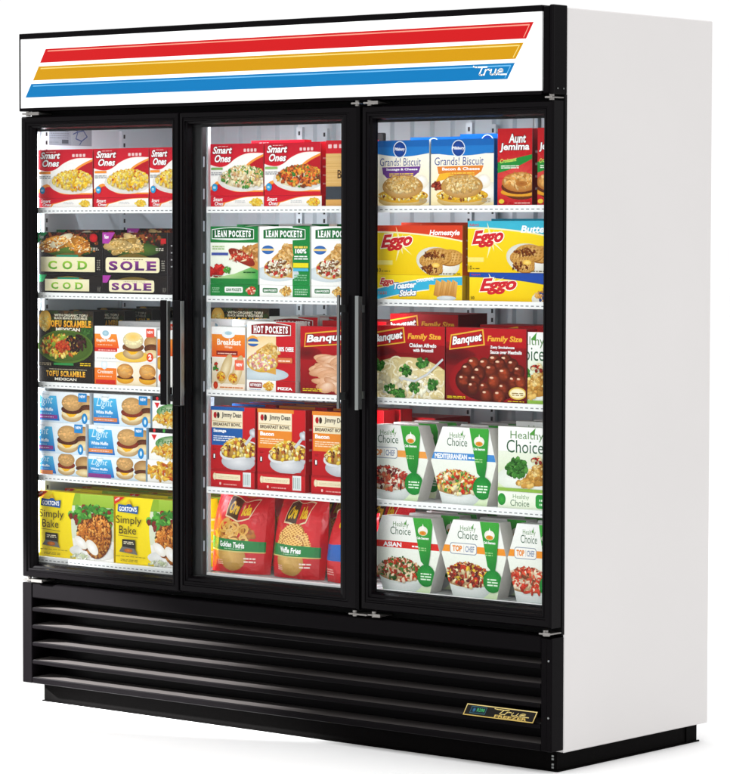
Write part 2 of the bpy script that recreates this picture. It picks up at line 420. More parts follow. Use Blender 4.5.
def d_muffin(a, strip=False):
    a.rect(0, 0, 1, 1, 'f1f0ee', 'ffffff')
    if strip:
        a.rect(0, 0, .36, 1, 'ee6a1c', 'f28a2c'); a.band(lambda u: .72, lambda u: 1.0, 'f6f4f0', u0=0, u1=.4)
        a.rect(.36, 0, 1, 1, 'f3e2bd', 'f8f1e2')
        for u in (.5, .86):
            a.ell(u, .28, .52, .22, 'f0b92c', 'd8941e'); a.ell(u, .36, .5, .1, '7a3a1c', '55260f')
            a.ell(u, .62, .5, .32, 'efc27a', 'b9772e', hx=-.2, hy=.4)
            for k in range(9): a.blob(a.X(u)+a.r.uniform(-.35, .35), .62+a.r.uniform(-.15, .2), .07, 'e0a552', 2, sh=.9)
        a.ell(.16, .86, .2, .2, 'ffffff', 'd5e6ee'); a.text('Croissant', .05, .48, .3, .64, 'fff4e8', .02); a.lines(.06, .32, .28, .42, 1, 'fbd9b8')
        a.rect(.02, .03, .34, .2, 'd42a20')
        return
    a.poly([(0, .38), (.4, .38), (.36, .78), (0, .78)], 0, ['e8561a', 'e8561a', 'f4942e', 'f4942e'])
    a.ell(.18, .8, .22, .17, 'ffffff', 'f3f6f7'); a.ell(.18, .8, .13, .08, 'bcd9e4', '8cb8cc')
    a.text('English Muffin', .03, .54, .34, .64, 'fff3e6', .025); a.lines(.05, .46, .3, .5, 1, 'fbd7b6')
    a.poly([(0, .28), (.37, .28), (.37, .39), (0, .39)], 'cf2a22'); a.lines(.06, .31, .34, .36, 1, 'f4c3bd')
    a.ell(.93, .55, .3, .22, 'd9b27a', 'a87a42'); a.ell(.93, .4, .3, .13, '7a4424', '542a12'); a.ell(.93, .25, .3, .12, 'f3e3b8', 'd8bd82')
    a.ell(.62, .16, .7, .16, 'f7d768', 'e8b83c'); sandwich(a, .63, .5, .4, 'f3dfae', '7d4a28', 'f0b520', False)
    a.ell(.63, .72, .3, .13, 'f3c85e', 'f1d892')
    a.ell(.9, .16, .13, .13, 'ee5a24', 'd8401c'); a.text('2', .875, .1, .925, .24, 'ffffff', .05)
    a.rr(.84, .72, .97, .96, .02, 'e8553c'); a.text('NEW', .86, .82, .95, .9, 'ffffff', .03)
    a.lines(.04, .08, .35, .12, 1, 'b5b5b5')

def d_light(a, ink, strip=False):
    a.rect(0, 0, 1, 1, 'cfe2f0', 'eef4f8')
    a.poly([(.0, .06), (.46, .06), (.40, .86), (0, .86)], 0, ['0c66b8', '0c66b8', '4fbcea', '4fbcea'])
    a.ell(.2, .9, .22, .14, 'fbfcfd', 'dfeaf2'); a.text('Jimmy', .14, .87, .27, .93, '8fa9b8', .02)
    a.text('Light', .05, .52, .34, .86, 'd6f0fb', .0, .35); 
    a.text('White Muffin', .04, .36, .34, .47, 'f4fbff', .03); a.lines(.08, .27, .32, .31, 1, 'bfe0f4')
    if not strip:
        a.rect(.0, .12, .42, .24, ink); a.lines(.05, .16, .36, .2, 1, 'f3e6f0')
        a.ell(.96, .66, .38, .26, 'd3ac76', 'a67c48'); a.ell(.96, .5, .36, .12, '6d3a20', '4a2512'); a.ell(.96, .3, .36, .16, 'f0e0b4', 'd3b478')
        sandwich(a, .68, .52, .46, 'c99d62', '5a2a16' if ink == '8d3a8a' else '8a3420')
        a.rr(.8, .7, .95, .98, .02, '1f86c8'); a.text('NEW', .825, .83, .925, .92, 'ffffff', .03)
        a.ell(.91, .17, .13, .17, '36a6e0', '0f78bf'); a.ell(.91, .17, .045, .08, 'e8f6fd', 'c2e4f6')
    else:
        a.rect(0, .02, .4, .2, ink)
        a.ell(.96, .6, .6, .34, 'd0a970', '9c7240'); a.ell(.96, .38, .58, .13, '6d3a20', '4a2512'); a.ell(.96, .18, .58, .18, 'f0e0b4', 'd3b478')
        sandwich(a, .64, .58, .54, 'c99d62', '6a2f18' if ink == '8d3a8a' else '8a3420')

def d_flat(a, strip=False):
    a.rect(0, 0, 1, 1, 'f0efe9', 'fafafa')
    if strip:
        a.pile(.5, .5, 1.6, .4, ['e8b93a', 'd89a2e', 'f3d878', 'c2571e', 'f1c14a'], 60, .12, .2, 1.8)
        return
    a.rect(0, .86, 1, 1, '1d1a1c')
    for i, c in enumerate(['d8202a', '3aa83c', '8a3a9c', '2a7ac8']): a.ell(.12+.22*i, .93, .055, .055, c)
    a.poly([(.05, .8), (.12, .62), (.18, .8)], 'd9262e')
    a.ell(.55, .52, .78, .26, 'f6f2dc', '3f8a3c'); a.text('Flatbread', .2, .52, .9, .66, '2f7a35', .02, .2)
    a.pile(.52, .3, .8, .2, ['eac04a', 'd9982a', 'f5dc86', 'e0ae3a'], 60, .07, .12, 1.8)
    a.pile(.52, .22, .7, .08, ['f3c62a', 'fbe28a', 'c23a22', 'e8a81e'], 30, .03, .06, 1.8)

def d_bake(a):
    Yl = 'f4d90e'
    a.rect(0, 0, 1, 1, 'f3d608', 'f6e01a')
    edge = lambda v: .40 + .10*(1-v)**2 + .09*v*v*v
    s = []
    a.z += 1
    n = 16
    for i in range(n):
        v0, v1 = i/n, (i+1)/n
        for lo, hi, c in ((0, .8, None), (.8, 1, 'x')):
            pass
        c = C('f1efe9') if v1 < .35 else (C('d9e0c8') if v1 < .82 else C('8fb32f'))
        a._e([(a.X(edge(v0)), v0, *c), (a.X(1), v0, *c), (a.X(1), v1, *c), (a.X(edge(v1)), v1, *c)])
    a.rect(.56, .81, 1, 1, '94b834', 'a6c746')
    a.pile(.74, .66, .5, .16, ['3f8a2e', '57a83c', '2f6d22', '8a2a26', '6fb84a', '3f8a2e'], 70, .05, .085)
    a.pile(.62, .5, .16, .16, ['3f8a2e', '4f9a3a', '9c3a30'], 22, .04, .07)
    a.ell(.73, .13, .5, .12, 'ffffff', 'dcdcd8')
    for (u, v, rx, ry, rot) in ((.66, .38, .24, .22, 62), (.8, .37, .27, .33, -18)):
        a.ell(u, v, rx*1.05, ry*1.05, '8f4a18', '6d330f', rot=rot)
        for i in range(300):
            t = a.r.uniform(0, 2*pi); q = math.sqrt(a.r.random())
            X = rx*q*cos(t); Yy = ry*q*sin(t); cr, sr = cos(radians(rot)), sin(radians(rot)); lt = 1.05 + .3*(sin(t)*q - cos(t)*q*.5)
            a.blob(a.X(u)+X*cr-Yy*sr, v+X*sr+Yy*cr, a.r.uniform(.010, .024), mul(C(a.r.choice(['c87c2c', 'd68e3c', 'bc6c22', 'e0a250', 'b46420'])), lt), 1.5, a.r.uniform(0, 3), sh=.8, hi=1.1)
    a.ell(.58, .26, .15, .075, 'ffffff', 'ece6da', rot=-30); a.ell(.73, .2, .15, .085, 'ffffff', 'eee8dc', rot=-38)
    a.pile(.55, .05, .2, .05, ['c8d0b0', 'dfe4cf', 'b5c09a'], 14, .02, .03)
    a.poly([(0, 1), (0, .88), (.14, 1)], 'd8301f'); a.text('NEW', .01, .93, .07, .96, 'ffffff', .02, rise=.04)
    a.poly([(.04, .78), (.3, .76), (.31, .88), (.24, .86), (.2, .92), (.15, .88), (.05, .89)], '15539c')
    a.poly([(.14, .9), (.19, .97), (.22, .9)], 'e6b91c')
    a.text('GORTON\'S', .06, .79, .29, .86, 'ffffff', .03)
    a.text('Simply', .02, .57, .35, .72, '3a2d16', .0); a.text('Bake', .06, .45, .28, .57, '3a2d16', .0)
    a.line([(.05, .425), (.3, .405)], .008, '5a4a1a')
    a.rr(.1, .2, .27, .37, .01, '2a2622'); a.lines(.12, .3, .25, .35, 2, 'e6dcc0'); a.poly([(.06, .18), (.3, .15), (.26, .24), (.1, .26)], '6d6a66'); a.ell(.18, .205, .09, .03, 'd0782a', 'a3521a')
    a.lines(.02, .11, .4, .13, 1, '9a8a1e'); a.lines(.08, .04, .3, .08, 2, '9a8a1e')

def pocket_logo(a, st, bg, u0, v0, u1, v1):
    a.band(lambda u: v0 + .02*sin(pi*(u-u0)/(u1-u0))*-1, lambda u: v1 + .035*sin(pi*(u-u0)/(u1-u0)), 'eef2ee', u0=u0-.012, u1=u1+.012)
    a.band(lambda u: v0+.012, lambda u: v1-.012 + .035*sin(pi*(u-u0)/(u1-u0)), bg, u0=u0, u1=u1)
    n1 = len(st.split()[0]); w = u1-u0; sp = (n1+.4)/(len(st)+.2)
    a.serif(st, u0+.06*w, v0+.035, u1-.06*w, v1-.02, 'ffffff', .05)

def d_lean_a(a):
    a.rect(0, 0, 1, 1, '2e8a3c', '117a38'); a.rect(0, .1, 1, .72, 'eef3e2', 'f5f6ea')
    a.poly([(0, .1), (1, .1), (1, .35), (.5, .18)], 0, ['bfdca0', '2f9a3e', '2f9a3e', 'a8d088']); a.rect(0, 0, 1, .1, '1c7f38')
    pocket_logo(a, 'LEAN POCKETS', '0f5f2c', .04, .78, .9, .95)
    a.poly([(.42, .5), (1, .72), (1, .25), (.75, .33)], 'c98a42'); a.pile(.8, .52, .3, .13, ['d39a52', 'c48440', 'e3b576', 'b5722e'], 60, .03, .06)
    a.ell(.66, .47, .33, .1, 'a8301c', '8a2414', rot=-22); a.pile(.66, .47, .27, .07, ['d8452c', 'b5281a', 'f0d8b0', 'c83a22'], 40, .02, .045, 2.2)
    a.pile(.12, .24, .22, .08, ['c01f1a', 'd8322a', 'a51612'], 12, .06, .09); a.pile(.36, .25, .08, .06, ['3f8a2e', '57a83c'], 14, .02, .03)
    a.lines(.05, .6, .3, .68, 2, '9cc07a'); a.rect(.03, .5, .38, .545, '3f4fa0'); a.lines(.7, .2, .97, .24, 1, '1f5f28'); a.lines(.05, .14, .25, .17, 1, '9c9c90')

def d_lean_b(a):
    a.rect(0, 0, 1, 1, 'f4f4f0', 'ffffff'); a.rect(.66, 0, 1, 1, '1b8a40', '138038')
    pocket_logo(a, 'LEAN POCKETS', '0f6a30', .08, .78, .9, .95)
    a.ell(.17, .6, .14, .075, '3f7cc4', '2a5ea8'); a.rect(.04, .585, .3, .62, 'f1d08a')
    a.ell(.35, .2, .5, .14, 'e9eef0', 'c9d3d8')
    a.poly([(.1, .2), (.66, .12), (.66, .7), (.55, .7), (.25, .45)], 'cf9448'); a.pile(.52, .52, .16, .16, ['dba85c', 'c98c42', 'ebc587'], 40, .04, .06)
    a.ell(.38, .28, .33, .17, 'f3dfae', 'd8b468'); a.pile(.38, .29, .29, .14, ['f4ead0', '8a5a34', 'c8372a', 'fbf6e6', '7a4a2a', 'e8d8b0'], 75, .025, .05, 1.3)
    a.lines(.7, .63, .96, .7, 1, 'e8d25a'); a.text('100%', .72, .54, .94, .62, 'ffffff', .05); a.lines(.7, .44, .97, .52, 2, 'f2f8f2')
    a.rect(.68, .3, .98, .38, 'e8d81e'); a.rect(.68, .24, .98, .29, '4fb4d8'); a.lines(.7, .08, .95, .2, 3, '7cc090')

def d_lean_s(a, green):
    a.rect(0, 0, 1, 1, '1f8a3e' if green else 'f4f4f0', '147a34' if green else 'fbfbf8')
    if green:
        a.rr(.3, .3, .68, .8, .12, 'f2f4f0'); a.text('LEAN POCKETS', .33, .42, .65, .68, '0f5f2c', .04); a.pile(.85, .5, .5, .3, ['c8281e', 'f0e0c0', 'd8452c'], 30, .12, .2)
        a.lines(.04, .3, .2, .8, 3, 'a8d8b0')
    else:
        a.rr(.06, .35, .36, .75, .12, '0f6a30'); a.text('LEAN POCKETS', .08, .45, .34, .64, 'ffffff', .04); a.pile(.52, .5, .6, .36, ['e3b862', 'f3e0a8', '9c6a34', 'd89a3a'], 36, .14, .22)
        a.rect(.66, 0, 1, 1, '1b8a40'); a.lines(.7, .2, .95, .8, 3, 'd8f0dc')

def d_wrap(a):
    a.rect(0, 0, 1, 1, 'efe6d8', 'fdfdfb'); a.rect(0, .52, 1, .88, 'e8531c', 'f2902a'); a.rect(0, .88, 1, 1, 'fbfbfa')
    a.ell(.5, .88, .14, .06, 'ffffff', 'eef4f6'); a.ell(.5, .9, .08, .03, '9cc4d4', 'bcd8e2'); a.text('Breakfast', .16, .71, .88, .81, 'fff6ea', .03); a.text('Wraps', .38, .65, .62, .70, 'ffe9d0', .02)
    a.rect(.14, .55, .78, .62, '8a1f1a'); a.lines(.18, .57, .74, .6, 1, 'f0c8b8')
    a.rect(0, .1, 1, .5, 'd9c6a2', 'f3ead8')
    for (u, v, rot) in ((.36, .27, 65), (.72, .25, 70)):
        a.ell(u+.06, v+.06, .26, .1, 'f1e2bb', 'c9ab72', rot=rot)
        a.ell(u-.08, v-.06, .1, .085, 'efd08a', 'c99a4a'); a.pile(u-.08, v-.06, .075, .06, ['f0b41e', 'f7d048', 'c25a28', 'e89a1c'], 26, .02, .032)
    a.pile(.12, .36, .06, .06, ['3f8a2e', 'c8281e'], 10, .02, .035); a.rr(.7, .32, .97, .48, .01, 'ee6a4a'); a.text('NEW', .74, .38, .93, .43, 'ffffff', .04)
    a.rect(0, 0, 1, .09, 'f3e3cf'); a.ell(.12, .07, .05, .06, 'd8421c', 'b5300f'); a.lines(.25, .03, .95, .07, 1, 'd07a3a')

def d_hot(a):
    a.rect(0, 0, 1, 1, 'f1efe9', 'fbfaf8'); a.rect(.6, 0, 1, 1, 'c0141e', 'd01c26')
    a.poly([(0, .35), (.6, .35), (.6, .78), (0, .72)], 0, ['f6ead0', 'f4e2bb', 'f2d49a', 'f5c782'])
    a.ell(.12, .66, .13, .1, 'e88a2a', 'f0a848'); a.ell(.13, .64, .13, .07, '3f78c0', '2a5aa4'); a.rect(.02, .62, .26, .655, 'f6e8b8')
    a.ell(.32, .1, .6, .12, 'd3dfe4', 'b4c5cd'); a.poly([(.08, .2), (.6, .1), (.6, .6), (.45, .64), (.2, .5)], 'd8a24a'); a.pile(.48, .48, .22, .13, ['e3b862', 'd39a45', 'f1d490'], 40, .04, .06)
    a.ell(.32, .3, .36, .17, 'f3d57a', 'd8a63a'); a.pile(.32, .31, .31, .14, ['f6e6a8', 'f1cf5c', 'e8a8a0', 'd88a8a', 'fbf4d8'], 70, .03, .055)
    pocket_logo(a, 'HOT POCKETS', '8a1016', .1, .77, .9, .95)
    a.text('100%', .64, .5, .78, .58, 'ffffff', .04); a.text('CHEESE', .8, .5, .97, .58, 'ffffff', .04); a.rr(.62, .3, .95, .4, .02, 'b5452a'); a.rr(.63, .31, .94, .39, .02, 'd87a4a'); a.lines(.66, .33, .92, .37, 1, 'ffe9d8')
def d_hot_s(a):
    a.rect(0, 0, 1, 1, 'eceae4', 'f8f7f4'); a.rect(.6, 0, 1, 1, 'b8121c'); a.rr(.05, .3, .32, .8, .12, '8a1016'); a.text('HOT POCKETS', .07, .42, .3, .68, 'ffffff', .04)
    a.pile(.45, .5, .55, .36, ['e8b43a', 'f3d87a', 'd8922a'], 26, .14, .22); a.text('PIZZA', .64, .2, .94, .45, 'ffffff', .05); a.lines(.06, .12, .3, .24, 1, '3f78c0')

def banquet_logo(a, u0, v0, u1, v1, rise):
    w = u1-u0; h = v1-v0
    a.poly([(u0-.02, v0-.03), (u1+.03, v0-.03+rise*1.1), (u1+.01, v1+.05+rise*1.1), (u0, v1+.04)], 'e8b23a')
    a.poly([(u0-.005, v0-.012), (u1+.012, v0-.012+rise*1.05), (u1-.005, v1+.032+rise*1.05), (u0+.012, v1+.022)], 'b5141c')
    a.text('Banquet', u0+.02, v0+.005, u1-.01, v1+.01, 'ffffff', .035, .12, rise=rise, out='5a0a0e', ow=.01)

def d_banq_slice(a):
    a.rect(0, 0, 1, 1, '7a0c12', 'c0141e'); a.ell(.1, .6, .3, .1, '5a080c', '8a0e16')
    banquet_logo(a, .08, .72, .78, .86, .06)
    a.ell(.55, .27, .56, .27, 'c4161e', '8a0c12', n=30)
    for i in range(46):
        q = i/46; a.ell(.6+a.r.uniform(-.28, .3), .5-.38*q+a.r.uniform(-.05, .05), a.r.uniform(.14, .26), a.r.uniform(.05, .085), a.r.choice(['f0cdb0', 'ecc2a0', 'f4d8c0', 'e6b490']), a.r.choice(['d49c74', 'dca882', 'c88c64']), n=16, rot=a.r.uniform(-28, 28), hy=.6)
        x, y = .6+a.r.uniform(-.25, .28), .5-.38*q; a.line([(x-.06, y), (x, y+.015), (x+.07, y)], .006, 'b87c58')
    a.lines(.04, .04, .35, .09, 2, 'e8d21e')

def d_family(a, kind):
    a.rect(0, 0, 1, 1, '6a0a12', '9c1018'); a.band(lambda u: .8 - .06*u, lambda u: 1, 'b5141c'); a.ell(.1, .6, .4, .12, '4a060a', '700a10')
    banquet_logo(a, .06, .72, .46, .86, .07)
    a.text('Family Size', .52, .8, .95, .9, 'f0b83a', .03, .15)
    if kind == 'alfredo':
        a.ell(.5, .15, .9, .48, 'b0121a', '7a0a10', n=30)
        a.ell(.5, .17, .84, .4, 'efe2b8', 'd0bc80', n=30)
        for i in range(170):
            t9 = a.r.uniform(0, 6.28); q9 = math.sqrt(a.r.random()); u, v = .5+.5*q9*cos(t9), .2+.32*q9*sin(t9)
            t0 = a.r.uniform(0, 6.28); rr = a.r.uniform(.05, .12)
            a.line([(a.X(u)+rr*cos(t0+k*.45), v+.7*rr*sin(t0+k*.45)) for k in range(6)], .022, a.r.choice(['f3e8c2', 'e8d9a4', 'fbf4da', 'dcc88c', 'f6eecd']), iso=True)
        a.pile(.5, .2, .6, .13, ['f6eed2', 'e8dcb0', 'fbf6e4', 'ddcc98'], 40, .04, .08, 1.4)
        for (u, v) in ((.3, .12), (.62, .16), (.72, .5), (.5, .38), (.15, .45), (.85, .2), (.42, .05)):
            a.pile(u, v, .1, .07, ['2f6a24', '3f8230', '1f4f18', '55963e'], 16, .025, .045)
        a.line([(.42, .28), (.62, .24), (.78, .34), (.98, .55)], .03, 'c9cdd0')
        a.lines(.0, .02, .12, .07, 2, 'e8d21e'); a.text('Chicken Alfredo', .55, .71, .9, .765, 'ffffff', .03); a.text('with Broccoli', .6, .645, .86, .695, 'ffffff', .03)
    else:
        a.ell(.52, .28, .66, .36, 'd01c22', '8a0c12', n=34); a.ell(.54, .28, .58, .28, '6a1410', '4a0a08', n=30)
        P = [(x, y-.02) for y, xs in ((.57, (.62, .76)), (.52, (.36, .48, .68, .83)), (.44, (.26, .55, .9)), (.4, (.42, .74)), (.3, (.22, .36, .6, .84, .94)), (.2, (.34, .5, .72)), (.1, (.52, .68))) for x in xs]
        for (u, v) in P:
            u += a.r.uniform(-.015, .015); rr = a.r.uniform(.095, .115); c = C(a.r.choice(['7a2c16', '8a3418', '6a2412']))
            a.ell(u, v, rr*1.05, rr, mul(c, 1.5), mul(c, .35), n=14, hx=-.2, hy=.3)
            for k in range(9):
                t = a.r.uniform(0, 6.28); q = a.r.uniform(0, .7)*rr; a.blob(a.X(u)+q*cos(t), v+q*sin(t), rr*.2, mul(c, a.r.uniform(.8, 1.7)), 1.4, sh=.8)
            a.blob(a.X(u)-.35*rr, v+.45*rr, rr*.2, 'f0c8a8', 1.6, sh=.7)
        a.text('Zesty Smokehouse', .56, .715, .86, .765, 'ffffff', .03); a.text('Sauce over Meatballs', .56, .655, .95, .705, 'ffffff', .03)
        a.ell(.9, .13, .15, .085, 'f3e2a0', 'd8b040'); a.ell(.9, .13, .13, .065, 'fbf4d8', 'f3e6b4'); a.lines(.83, .1, .97, .15, 2, '8a6a1e'); a.lines(.02, .03, .25, .07, 2, 'e8d21e'); a.lines(.78, .015, .98, .035, 1, 'e8d21e')

def d_bowl(a, ink, pal):
    a.rect(0, 0, 1, 1, 'b5121a', 'cc1a22')
    a.rect(0, .94, .76, 1, ink); a.rect(.02, .66, .72, .94, 'efe2bd', 'f4ead0'); a.rect(.02, .38, .72, .66, ink)
    a.ell(.13, .86, .07, .055, 'f6f0e4', 'd8c8a8'); a.ell(.1, .86, .035, .05, 'b5141c'); a.ell(.17, .86, .03, .05, '3a2a20')
    a.text('Jimmy Dean', .25, .81, .69, .91, '2a1c16', .025); a.line([(.04, .765), (.7, .755)], .008, 'b08a4a'); a.text('BREAKFAST BOWL', .06, .69, .68, .745, '4a3222', .03)
    a.text('Sausage' if ink == '1d5aa4' else 'Bacon', .06, .575, .35, .64, 'ffffff', .04); a.lines(.06, .45, .55, .55, 3, 'dfe6f2' if ink == '1d5aa4' else 'f8dcb8')
    a.ell(.08, .2, .035, .05, '2a1a14'); a.text('1', .065, .17, .095, .235, 'ffffff', .05); a.lines(.05, .3, .12, .34, 2, '7a0c10')
    a.poly([(.28, .3), (1.02, .22), (.9, .02), (.5, .0)], 0, ['e3e5e8', 'bfc3c8', '8f949c', 'd5d8dc'])
    a.ell(.62, .13, .36, .14, 'e1e3e6', 'b2b6bc'); a.ell(.64, .31, .42, .15, 'f3f4f5', 'd8dadd', rot=10, n=28); a.ell(.64, .32, .38, .12, 'caa04a', '9a6a28', rot=10)
    a.pile(.64, .32, .37, .115, pal, 110, .028, .055, 1.2, dome=.14)
    a.line([(.8, .42), (.93, .55), (.98, .66)], .05, 'c9ccd2'); a.ell(.96, .6, .06, .08, 'e8eaee', 'a8acb4', rot=60)
def d_bowl_s(a, x=0):
    a.rect(0, 0, 1, 1, 'bb141c', 'c81a22'); a.rect(0, .88, 1, 1, 'a81018'); a.rr(.06, .42, .68, .74, .05, 'efe2c0'); a.ell(.09, .58, .13, .2, 'f4ead0', 'd8c49a'); a.lines(.16, .5, .64, .66, 2, 'c8b48a'); a.rect(.74, .1, .92, .9, 'dfe6e6')
    for i in range(4): a.rect(.755+.038*i, .2, .775+.038*i, .8, '9fb2b0')
    a.lines(.3, .14, .6, .26, 1, 'f0c0b8'); a.ell(.22, .2, .07, .08, 'f0c8c0')

def d_grands(a, ink):
    a.rect(0, 0, 1, .78, 'f3e2b0', 'fbf7ea')
    a.band(lambda u: .80 - .05*sin(pi*u), lambda u: 1, '1a78c8'); a.band(lambda u: .9, lambda u: 1, '0f66b8')
    a.ell(.44, .86, .13, .13, 'f1f5fa', 'dde8f2'); a.ell(.44, .86, .115, .115, '1a4fa8', '123a86'); a.text('Pillsbury', .345, .83, .535, .89, 'ffffff', .03)
    a.text('Grands! Biscuit', .06, .61, .84, .73, '2a3f8a', .0, .05)
    a.poly([(.12, .48), (.8, .5), (.84, .6), (.1, .59)], ink); a.poly([(.2, .42), (.7, .44), (.8, .51), (.12, .49)], ink)
    a.text('Sausage & Cheese' if ink == '6a3a8c' else 'Bacon & Cheese', .18, .53, .78, .575, 'ffffff', .03); a.lines(.24, .45, .7, .51, 2, 'f6d24a')
    a.ell(.75, .2, .5, .18, 'ffffff', 'e3dccb'); a.ell(.84, .36, .14, .11, 'ffffff', 'e9e0cc', hy=.4)
    if ink != '6a3a8c': a.pile(.1, .3, .1, .06, ['8a2a1a', 'a8402a', '6a1c12'], 14, .03, .045); a.poly([(.08, .36), (.26, .4), (.32, .5), (.14, .48)], 'f0b42c')
    a.ell(.5, .08, .48, .11, 'ecd8a0', 'c8a45c'); a.ell(.5, .15, .5, .11, 'f0cc46', 'd8a026')
    a.pile(.5, .15, .48, .065, ['f6dc68', 'f1c42c', 'fbf0b8', 'e8b020', 'e8c050', '8a4a22'], 70, .02, .04, 1.3)
    a.ell(.5, .29, .40, .18, 'f0d49c', 'b8863e', n=26, hx=-.1, hy=.4); a.pile(.5, .32, .34, .12, ['e8c684', 'ddb266', 'f0d8a0', 'd0a050', 'c89244'], 110, .018, .04, 1.7)
    a.lines(.82, .05, .96, .12, 3, 'b5a888')

def d_croissant(a):
    a.rect(0, 0, 1, 1, 'b8101a', 'c8161f'); a.ell(.55, .35, .5, .32, 'e0524a', 'c01620')
    for i in range(18):
        t = 2*pi*i/18; a.poly([(.55+.12*cos(t), .35+.1*sin(t)), (.55+.75*cos(t-.04), .35+.55*sin(t-.04)), (.55+.75*cos(t+.04), .35+.55*sin(t+.04))], 'c92a2c')
    a.text('Aunt', .32, .81, .82, .93, 'ffffff', .03, .1, out='6a0a10', ow=.008); a.text('Jemima', .06, .69, .92, .81, 'ffffff', .03, .1, out='6a0a10', ow=.008)
    a.band(lambda u: .42+.18*u-.02*sin(pi*u), lambda u: .56 + .10*u, '1f8a36'); a.text('Croissant', .07, .545, .55, .6, 'd8e86a', .02, .2, rise=.03); a.lines(.1, .48, .62, .53, 2, 'f3f8e8')
    a.ell(.68, .2, .3, .13, '8a4a1c', '5a2a0c'); a.ell(.66, .17, .32, .06, 'f0b83a', 'd8921c'); a.ell(.64, .24, .3, .1, '7a3a1c', '5a260c')
    a.ell(.66, .3, .3, .13, 'e8b46a', 'b06a26', n=24, hx=-.2, hy=.3); a.pile(.66, .32, .25, .09, ['e3ab5c', 'd8994a', 'f0c684', 'c98436'], 40, .03, .05, 2)
    a.ell(.7, .28, .1, .035, '9c5a20', 'b8742e'); a.ell(.12, .05, .045, .03, 'e8c83a'); a.lines(.5, .02, .95, .05, 1, 'f0b0a8')

def d_waffle(a, top, word, strip=False):
    Yl = 'f3cf0c'
    a.rect(0, 0, 1, 1, 'f0c800', 'f7db1c')
    t = lambda u: (.88 - .18*u*u + .0*sin(3*u)) if not strip else .86 - .3*u*u
    a.band(lambda u: t(u)-.03, lambda u: 1, 'f6eec0' if not strip else '20408a'); a.band(t, lambda u: 1, top)
    a.text('Kellogg\'s', .02, .88, .13, .95, 'c8202a' if top != 'd8301f' else 'f6d0c8', .02, .25)
    for k in range(10):
        th = 2*pi*k/10; l = .34 if k % 2 else .2
        a.poly([(.28+.02*cos(th+1.57), .62+.02*sin(th+1.57)), (.28+l*.5*cos(th), .62+l*1.1*sin(th)), (.28-.02*cos(th+1.57), .62-.02*sin(th+1.57))], 'fbeeb0')
    if not strip:
        a.text('Eggo', .05, .46, .42, .80, 'd0202c', .045, .3, rise=.06, out='fff8e8', ow=.02)
        a.text(word, .62, .77, .97 if word == 'Homestyle' else 1.16, .91, 'ffffff', .03, .2)
        a.rect(.0, .2, .19, .29, 'f3e27a'); a.text('10', .01, .05, .05, .13, '3a3010', .02); a.lines(.06, .06, .16, .1, 1, '6a5a10')
        a.ell(.72, .26, .56, .3, 'ffffff', 'd9d6c8', n=30, rot=-8)
        for (u, v, rx, ry) in ((.86, .36, .34, .16), (.72, .38, .36, .17), (.64, .3, .3, .14), (.66, .18, .26, .13), (.68, .11, .22, .1)):
            a.ell(u, v-.02, rx, ry, 'b87a2e', '96601e', n=20); a.ell(u, v, rx, ry, 'ecc47a', 'c48c3c', n=20)
            for i in range(-3, 4):
                for j in range(-2, 3):
                    X, Y2 = i*rx*.25+j*rx*.05, j*ry*.33
                    if (X/rx)**2+(Y2/ry)**2 < .75: a.ell(u+X/a.A, v+Y2, rx*.085, ry*.12, 'c08a3e', 'a87228', n=6, rot=20)
        a.pile(.68, .4, .26, .07, ['7a3a10', '9a5418', '6a2e0c'], 22, .02, .045, 2); a.pile(.62, .12, .22, .08, ['8a4512', '6a2e0c'], 14, .02, .045, 1.6); a.ell(.7, .2, .1, .05, 'f6e08a', 'eebc40')
        a.lines(.74, .02, .98, .06, 1, '6a5a10')
    else:
        a.text('Eggo', .12, .2, .56, .78, 'd0202c', .045, .3, rise=.08, out='fff8e8', ow=.03); a.text('Blueberry', .92, .72, 1.3, .94, 'ffffff', .03, .15)
        a.ell(.98, .1, .9, .34, 'ffffff', 'dcd8c8'); a.pile(.96, .22, .62, .26, ['e3ad58', 'c98a38', 'f0cc88', 'b3772a', '3a4a8a'], 60, .06, .12, 1.4); a.text('10', .02, .05, .06, .16, '3a3010', .02)

def d_sticks(a):
    a.rect(0, 0, 1, 1, 'f0c800', 'f7db1c'); sw = lambda u: .10 + .55*u + .12*sin(3.2*u)
    a.band(lambda u: sw(u)-.16, lambda u: min(1.02, sw(u)+.34), 'f6f3da'); a.band(lambda u: sw(u)-.12, lambda u: min(1, sw(u)+.30), '36b0d8')
    a.rect(.62, 0, 1, .62, 'f3d21a', 'f0c800'); a.text('Eggo', .04, .52, .2, .86, 'd0202c', .04, .3, out='fff8e8', ow=.03)
    a.text('Toaster', .2, .40, .47, .66, 'ffffff', .04, .2, rise=.1, out='1a4a9c', ow=.03); a.text('Sticks', .27, .12, .47, .38, 'ffffff', .04, .2, rise=.06, out='1a4a9c', ow=.03)
    a.text('ORIGINAL', .47, .70, .68, .84, 'ffffff', .03, .2, rise=.1)
    for u in (.67, .735, .8, .86):
        a.poly([(u, .2), (u+.07, .1), (u+.09, .72), (u+.03, .84)], 0, ['b3742a', 'c98a3c', 'e3b468', 'd8a04c']); a.line([(u+.035, .2), (u+.055, .74)], .02, 'b87c34')
    a.ell(.82, .08, .5, .1, 'e8ecee', 'c8d0d4'); a.lines(.02, .2, .12, .34, 2, 'e8603a')

